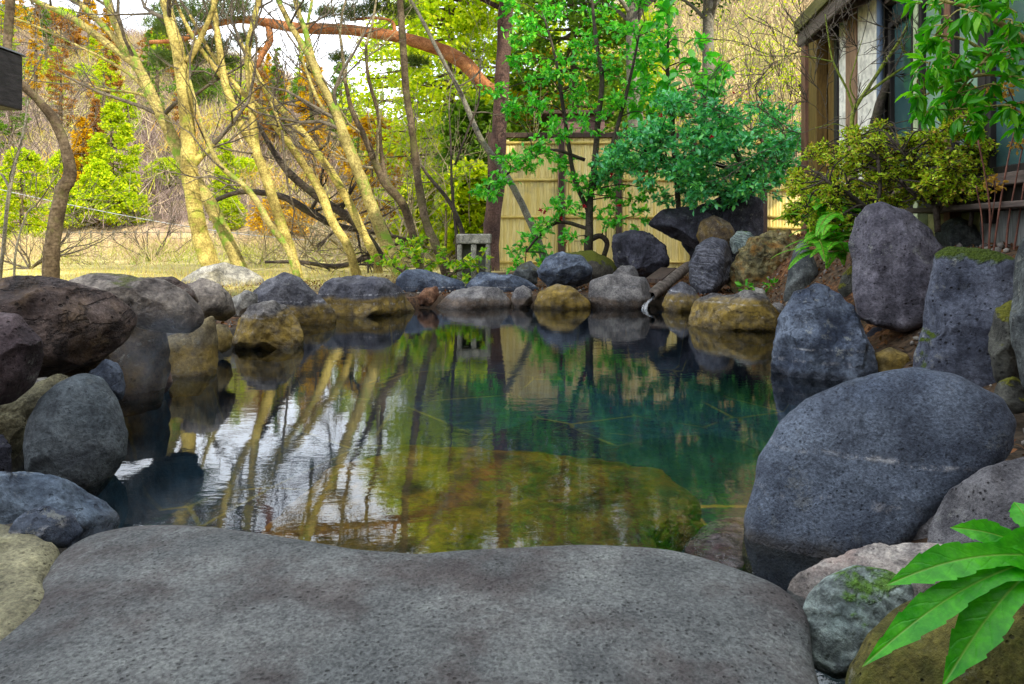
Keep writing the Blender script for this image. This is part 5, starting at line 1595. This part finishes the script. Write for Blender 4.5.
flowers(cam1, [(545, 212, -.5), (541, 210, -.5), (561, 219, -.5), (611, 175, -.6), (643, 178, -.6), (619, 206, -.5), (584, 207, -.6), (565, 243, -.5)], 10.4, rng, .045)
# dense round camellia above the boulders
cl = []
rg = np.random.RandomState(8)
while len(cl) < 100:
    x, y = rg.uniform(604, 812), rg.uniform(82, 205)
    top = 92 + ((x - 715) / 100) ** 2 * 45 + (12 if x < 660 else 0)
    bot = 206 - ((x - 705) / 110) ** 2 * 30 + (10 if 690 < x < 740 else 0)
    if x > 770: bot = 206 - (20 if x < 790 else 38)
    if top < y < bot: cl.append((x, y, rg.uniform(13, 20), rg.uniform(-1.0, .9)))
cam2 = leafy('camellia_bush', 'dense rounded teal-green camellia bush spreading over the dark wedge boulder', 'camellia', 10.0, [
    [(752, 212, 9), (750, 190, 8), (742, 165, 7), (730, 140, 5), (718, 115, 4)], [(748, 180, 6), (720, 165, 5), (690, 158, 4), (655, 160, 3)], [(746, 172, 5), (770, 150, 4), (790, 142, 3)], [(748, 185, 5), (735, 190, 4), (715, 195, 3)]],
    cl, M['camelliabush'], 'dark', 43, .078, 200, T_OVAL, up=1.3)
flowers(cam2, [(661, 116, -.9), (733, 93, -.8), (711, 137, -1), (652, 186, -.7), (646, 172, -.7)], 10, rng, .038)
# broad-leaved shrub between the camellias
leafy('broadleaf_shrub', 'shrub with big drooping green leaves between the two camellias', 'shrub', 10.9, [[(680, 235, 6), (676, 170, 5), (672, 120, 5), (668, 80, 4), (668, 40, 3), (672, 0, 2)]],
      [(x, y, r, dd) for (x, y, r, dd) in [(655, 88, 14, 0), (675, 80, 16, -.2), (695, 95, 18, -.4), (680, 100, 16, -.3), (640, 72, 14, .1), (700, 75, 16, 0), (668, 60, 16, 0), (650, 45, 16, 0), (690, 45, 16, .2), (665, 25, 16, 0), (700, 60, 14, -.2), (720, 70, 12, .2), (640, 110, 12, 0), (712, 88, 12, -.2), (672, 5, 16, 0)]],
      M['camellia'], 'dark', 44, .20, 26, T_OVAL, droop=-.5, up=1.2)
# azalea
cl = []
rg = np.random.RandomState(18)
while len(cl) < 190:
    x, y = rg.uniform(790, 990), rg.uniform(118, 236)
    top = 150 - 22 * math.exp(-((x - 880) / 45) ** 2) - 28 * math.exp(-((x - 958) / 32) ** 2) + (16 if x < 812 else 0)
    bot = 226 if x < 860 else 208 - (x - 860) * .13
    if top < y < bot: cl.append((x, y + rg.normal() * 4, rg.uniform(6, 15), rg.uniform(-.05, .75) if x < 925 else rg.uniform(-.3, .1)))
leafy('azalea_bush', 'fine-leaved yellow-green azalea with reddish tips in front of the inn', 'azalea', 4.8, [
    [(938, 232, 6), (936, 210, 6), (930, 185, 5), (915, 165, 4), (900, 150, 3)], [(938, 212, 4), (950, 190, 4), (962, 165, 3), (968, 145, 2)], [(880, 240, 6), (872, 215, 5), (850, 195, 4), (825, 180, 3)], [(874, 212, 4), (880, 190, 4), (878, 160, 3)],
    [(970, 226, 4), (974, 200, 4), (980, 170, 3)], [(936, 205, 4), (915, 195, 4), (900, 180, 3)]],
    cl, M['azalea'], 'dark', 47, .026, 480, T_DIAM, stemw=.008, up=.9, flat=.8)
# low fresh shrub at the trunk feet
cl = []
rg = np.random.RandomState(28)
for (x, y, r) in [(400, 250, 12), (412, 242, 12), (390, 262, 12), (420, 262, 14), (440, 262, 14), (458, 266, 12), (474, 268, 12), (405, 270, 12), (430, 275, 12), (450, 278, 10), (480, 255, 9), (376, 262, 10), (465, 280, 10), (415, 252, 10), (442, 250, 10), (485, 272, 9)]:
    cl.append((x, y, r, rg.uniform(-.3, .4)))
leafy('low_shrub', 'low fresh green and yellow leaved shrub around the foot of the trunks and stone block', 'shrub', 8.95, [[(425, 288, 4), (424, 275, 4), (418, 258, 3), (410, 245, 2)], [(440, 290, 4), (450, 275, 3), (470, 266, 2)], [(420, 285, 4), (400, 270, 3), (385, 260, 2)]],
      cl, M['lowshrub'], 'brown', 48, .075, 105, T_OVAL, up=1.1)

# fern
fr = empty('fern', at(835, 262, 6.4), 'bright green fern between the standing stone and the azalea', 'fern')
rg = np.random.RandomState(33)
mb = MB()
Vs, Fs, k = [], [], 0
for i in range(84):
    base = at(832 + rg.uniform(-16, 14), 266 - rg.uniform(6, 58), 5.0 + rg.uniform(-.3, .5))
    a = rg.uniform(0, 6.28)
    dr = np.array([math.cos(a) * .8 - .25, math.sin(a) * .7 - .3, rg.uniform(.3, 1.1)])
    L = rg.uniform(.24, .42)
    pts = []
    p, d = base.copy(), unit(dr)
    for q in range(9):
        pts.append(p.copy())
        d = unit(d + np.array([0, 0, -.17]))
        p = p + d * L / 8
    pts = np.array(pts)
    mb.tube(pts, np.linspace(.004, .0015, 9), k=4, cap=False)
    PP = spline(pts, 4)[3:]
    T = np.gradient(PP, axis=0)
    T = unit(T)
    sd_ = unit(np.cross(T, np.array([0, 0, 1.])))
    f = np.linspace(0, 1, len(PP))
    wd = .085 * (1 - f) ** .7 * np.minimum(1, f * 6 + .3)
    for sgn in (-1, 1):
        n = len(PP)
        Dn = unit(sd_ * sgn + T * .45 + np.array([0, 0, -.12]))
        up_ = unit(np.cross(sd_, T))
        V = np.stack([PP, PP + Dn * wd[:, None] * .5 + T * .012, PP + Dn * wd[:, None], PP + Dn * wd[:, None] * .5 - T * .012], 1).reshape(-1, 3)
        Fq = (np.arange(n)[:, None] * 4 + np.array([[0, 1, 2, 3]]))
        Vs.append(V); Fs.append(Fq + k); k += len(V)
mb.build('stems', B['lime'], fr)
mk('fronds', np.concatenate(Vs), [np.concatenate(Fs)], M['fern'], fr)

# little green plants growing from the rough ochre rock
for lab, px, py, Y in (('tiny green plant growing from the lower left of the rough ochre rock', 746, 287, 7.35), ('tiny green plant growing from the right side of the rough ochre rock', 771, 285, 7.3)):
    c = at(px, py, Y)
    rg = np.random.RandomState(px)
    p, d = clump_points(c, .07, 26, rg)
    V, Fq = leaves(p, .06, T_OVAL, rg, d, .8, .5)
    tag(mk('sprig', V, [Fq], M['bright'], loc=c), lab, 'plant')

# overhanging leafy branches at the upper right
rg = np.random.RandomState(51)
cl = []
for (x, y, r) in [(1000, 20, 26), (975, 12, 24), (950, 22, 22), (940, 45, 22), (960, 55, 24), (985, 50, 26), (1010, 55, 26), (925, 75, 20), (945, 80, 22), (970, 85, 24), (1000, 85, 26), (915, 98, 16), (935, 102, 16), (960, 108, 18), (990, 110, 20), (1012, 105, 20), (930, 62, 16), (1020, 25, 26), (985, 125, 13), (1005, -10, 26), (960, -8, 24), (930, 5, 18), (925, 112, 12), (1015, 128, 12)]:
    cl.append((x, y, r, rg.uniform(-.3, .3)))
leafy('leafy_tree', 'fresh green branches of drooping pointed leaves hanging in front of the inn windows', 'tree', 3.0, [
    [(1130, 480, 26), (1120, 300, 24), (1105, 150, 20), (1085, 40, 15), (1070, -60, 10)], [(1095, 100, 9), (1050, 60, 7), (1010, 30, 6), (975, 10, 4), (940, 0, 3)], [(1080, 40, 8), (1040, -5, 6), (1000, -20, 5), (950, -25, 3)],
    [(1100, 130, 7), (1050, 95, 5), (1000, 75, 4), (960, 80, 3), (925, 95, 2)], [(1035, 55, 5), (1000, 60, 4), (965, 40, 3), (935, 35, 2)], [(1012, 30, 4), (985, 60, 3), (960, 90, 2), (950, 110, 1.5)]],
    cl, M['bright'], 'green', 52, .074, 27, T_LANCE, droop=-.75, up=.9, spread=.5)
# bare lime-barked maple in front of the inn
pxtree('bare_maple', 'slender leafless tree with lime green bark in front of the inn', 'tree', 6.0, [
    [(853, 200, 6), (853, 160, 6), (852, 125, 6), (855, 108, 6), (870, 85, 5), (885, 62, 5), (900, 40, 4), (912, 15, 4), (922, -15, 3)],
    [(854, 112, 4), (847, 90, 3), (838, 72, 3), (832, 58, 2), (828, 35, 2), (825, 14, 1)], [(864, 96, 4), (885, 80, 4), (903, 68, 3), (920, 60, 2)], [(900, 40, 3), (905, 52, 3), (915, 50, 2), (917, 30, 2), (922, 10, 1)],
    [(834, 62, 2), (815, 58, 2), (800, 56, 1)], [(858, 104, 2), (850, 86, 2), (856, 60, 1.5), (862, 40, 1)], [(852, 130, 2), (835, 124, 1.5), (815, 128, 1)]], 'lime', seed=61, tw=(4, .42, 2), twmat='redtwig' if 'redtwig' in B else 'twig', tip_from=.4, upw=.1)
# dark leaning trunk against the white plaster
pxtree('leaning_trunk', 'thick dark leaning trunk against the white plaster panel', 'tree', 6.3, [
    [(868, 215, 17), (871, 175, 16), (872, 145, 15), (876, 120, 14), (882, 98, 13), (890, 78, 11), (905, 40, 8), (918, -10, 6)]], 'dark', seed=63, tw=(2, .5, 1), tip_from=.8)

# withered hydrangeas
for i, (lab, stems, heads) in enumerate([
    ('withered hydrangea with ochre flower heads below the hanging green leaves', [[(988, 262, 4), (990, 215, 4), (986, 180, 3), (978, 140, 3)], [(992, 262, 4), (1000, 205, 4), (1010, 150, 3), (1018, 118, 3)], [(990, 230, 3), (995, 195, 2), (994, 183, 2)]], [(952, 98, 9), (970, 95, 9), (995, 92, 10), (1008, 88, 9), (1012, 108, 7), (994, 184, 12)]),
    ('withered bare hydrangea stems at the right edge behind the moss-cushioned boulder', [[(1005, 275, 4), (1008, 225, 4), (1016, 180, 3), (1022, 150, 3)], [(1010, 275, 4), (1018, 225, 4), (1026, 170, 3)], [(984, 275, 3), (982, 220, 3), (976, 185, 2)]], [(1018, 145, 8)])]):
    rg = np.random.RandomState(70 + i)
    P0 = at(*stems[0][0][:2], 4.2)
    ro = empty('hydrangea', P0, lab, 'hydrangea')
    mb = MB()
    for s in stems:
        P, r = px_path(s, 4.2)
        mb.tube(P, r * .5, k=6, wob=.2, seed=i)
    for (hx, hy, hr) in heads:
        c = at(hx, hy, 4.2)
        js = [np.array(at(q[0], q[1], 4.2)) for s in stems for q in s]
        j = min(js, key=lambda q: np.linalg.norm(q - c))
        mb.tube(spline([j, (j + c) / 2 + np.array([0, 0, .02]), c], 4), .004, k=4, cap=False)
    mb.build('stems', M['redstem'], ro)
    for (hx, hy, hr) in heads:
        p, d = clump_points(at(hx, hy, 4.2), hr * 3.4 / F, 40, rg, .5)
        V, Fq = leaves(p, .03, T_OVAL, rg, d, .4, .6)
        mk('flower_head', V, [Fq], M['dryflower'], ro)

# ------------------------------------------------------------------ big lobed leaf in the foreground
t = NT('fatsia_leaf')
at_ = t.n('ShaderNodeAttribute')
at_.attribute_name = 'vein'
v = at_.outputs['Fac']
co = objco(t)
c = t.mix(t.ramp(t.noise(co, 22, 5, .65), .3, .7), (.02, .30, .003), (.08, .52, .008))
c = t.mix(t.ramp(t.noise(co, 90, 3), .35, .7), c, t.mix(1.0, c, (1.35, 1.25, 1), 'MULTIPLY'))
c = t.mix(t.math('MULTIPLY', t.ramp(v, .2, .9), .75), c, (.24, .50, .07))
p = t.principled(c, .35, t.bump(t.math('MULTIPLY_ADD', v, -.6, t.noise(co, 60, 3)), .35, .004), .5)
tr = t.n('ShaderNodeBsdfTranslucent')
t.put(tr.inputs[0], t.mix(1.0, c, (1.4, 1.4, .3), 'MULTIPLY'))
mx = t.n('ShaderNodeMixShader')
mx.inputs[0].default_value = .35
t.l(p, mx.inputs[1]); t.l(tr.outputs[0], mx.inputs[2])
M['fatsia'] = t.done(mx.outputs[0])


def lobed_leaf(root, centre, lobes, Y):
    """lobes: list of (tip px, tip py, half width px, dY); each lobe a bowed blade with veins, joined at the centre"""
    C = at(*centre, Y)
    Vs, Fs, vein, k = [], [], [], 0
    nu, nv = 130, 41
    tips = []
    for (tx, ty, hw, dy) in lobes:
        T = at(tx, ty, Y + dy)
        ax = T - C
        L = np.linalg.norm(ax)
        ax = ax / L
        view = unit((C + T) / 2 - CAM)
        nrm = unit(-view + np.array([0, 0, .5]))
        nrm = unit(nrm - ax * (nrm @ ax))
        sd_ = np.cross(ax, nrm)
        W = hw * Y / F
        u = np.linspace(0, 1, nu)
        v = np.linspace(-1, 1, nv)
        prof = np.interp(u, [0, .12, .28, .45, .6, .75, .88, 1], [1.5, 1.3, .62, .74, .98, .82, .42, .01])
        tooth = 1 - .15 * ((u * 8) % 1) ** 1.6 * sstep(u, .25, .45)
        Wd = W * prof * tooth
        lift = -.09 * L * u ** 2.2 + .05 * L * np.sin(u * math.pi)
        P = C + ax * (u * L)[:, None, None] + sd_ * (Wd[:, None] * v)[..., None] - ax * (.10 * W * np.abs(v) * (1 - u)[:, None])[..., None] \
            + np.array([0, 0, 1]) * lift[:, None, None] + nrm * (.22 * Wd[:, None] * np.abs(v) ** 1.3 + .012 * np.sin(u * 30)[:, None] * np.abs(v) * W * 6 * .3)[..., None]
        vv = np.exp(-(np.abs(v)[None] * prof[:, None] / .055) ** 2)
        side = (u[:, None] * 8 - np.abs(v)[None] * 1.3) % 1
        vv = np.maximum(vv, .5 * np.exp(-((side - .5) / .055) ** 2) * (np.abs(v)[None] < .9) * (1 - .5 * np.abs(v)[None]))
        Vs.append(P.reshape(-1, 3)); vein.append(vv.ravel())
        ii = (np.arange(nu - 1)[:, None] * nv + np.arange(nv - 1)[None]).ravel()
        Fs.append(np.column_stack([ii, ii + 1, ii + nv + 1, ii + nv]) + k)
        k += nu * nv
    o = mk('leaf', np.concatenate(Vs), [np.concatenate(Fs)], M['fatsia'], root)
    a = o.data.attributes.new('vein', 'FLOAT', 'POINT')
    a.data.foreach_set('value', np.concatenate(vein).astype(np.float32))
    return o


fat = empty('fatsia_plant', at(1090, 720, 1.25), 'bright green palm-shaped lobed leaf reaching in over the olive boulder at the lower right', 'plant')
lobed_leaf(fat, (1046, 556), [(886, 571, 19, .0), (862, 647, 17, -.04), (942, 672, 21, -.05), (950, 520, 14, .04), (1014, 496, 15, .08), (1070, 700, 26, -.08), (1150, 560, 26, 0)], 1.02)
mb = MB()
mb.tube(spline([at(1046, 556, 1.02), at(1075, 600, 1.1), at(1090, 720, 1.25)], 8), np.linspace(.005, .008, 17), k=8)
mb.build('stalk', B['lime'], fat)

# ------------------------------------------------------------------ ground cover between the stones
rg = np.random.RandomState(88)
n = 60000
X, Y = rg.uniform(-3.6, 4.2, n), rg.uniform(1.2, 11.5, n)
sdv = pool_sd(X, Y)
ok = (sdv > .02) & (sdv < 2.2) & ((X > -.9) | (Y > 5)) & ~((np.abs(X) < 1.2) & (Y < 2.1))
X, Y = X[ok], Y[ok]
Z = ground_z(X, Y)
P = np.column_stack([X, Y, Z + .012])
kp = rg.rand(len(P)) < np.clip(.25 + 1.2 * pnoise(np.column_stack([X * 1.2, Y * 1.2, 0 * X])) + .5 * ((X > 1.2) & (Y > 6)), .05, 1)
V, Fq = leaves(P[kp], .036, T_OVAL, rg, None, 1.6, 1)
M['litter'] = leaf_mat('leaf_litter', [(.05, .02, .012), (.14, .055, .022), (.24, .11, .045), (.12, .075, .045)], .8, .15, .2)
tag(mk('leaf_litter', V, [Fq], M['litter']), 'fallen red-brown leaves lying between the stones', 'leaf litter', kind='stuff')
U, Fc = ico(1)
Q = P[rg.permutation(len(P))[:3800]]
Q = Q[pool_sd(Q[:, 0], Q[:, 1]) < .9]
sc_ = (.006 + .022 * rg.rand(len(Q)) ** 3)[:, None, None] * rg.uniform(.6, 1.3, (len(Q), 1, 3))
V = (Q[:, None] + U[None] * sc_ * (1 + .25 * rg.normal(size=(len(Q), len(U), 1)) * .5)).reshape(-1, 3)
Fq = (np.arange(len(Q))[:, None, None] * len(U) + Fc[None]).reshape(-1, 3)
M['gravel'] = tone_mat('gravel', [(0, (.1, .09, .08)), (1, (.3, .28, .25))])
o = mk('gravel', V, [Fq], M['gravel'])
a = o.data.attributes.new('tone', 'FLOAT', 'POINT')
a.data.foreach_set('value', np.repeat(rg.rand(len(Q)), len(U)).astype(np.float32))
tag(o, 'small grey gravel packed between the pool stones', 'gravel', kind='stuff')

# thin steam drifting out of the hollow on the left bank
U, Fc = ico(3)
sc0 = at(152, 350, 3.15)
t = NT('steam')
tc = t.n('ShaderNodeTexCoord')
gd = t.n('ShaderNodeVectorMath', operation='LENGTH')
t.l(t.scalev(tc.outputs['Object'], (1 / .30, 1 / .34, 1 / .27)), gd.inputs[0])
nn = t.noise(tc.outputs['Object'], 7, 4, .6, .6)
de = t.math('MULTIPLY', t.ramp(gd.outputs['Value'], 1, .35), t.ramp(nn, .42, .72))
pv = t.n('ShaderNodeVolumeScatter')
pv.inputs['Color'].default_value = (.80, .88, 1, 1)
t.l(t.math('MULTIPLY', de, .9), pv.inputs['Density'])
t.l(pv.outputs[0], t.out.inputs['Volume'])
tag(mk('steam', sc0 + U * np.array([.30, .34, .27]), [Fc], t.m, loc=sc0), 'faint wisp of steam rising in the dark hollow of the left bank', 'steam', kind='stuff')
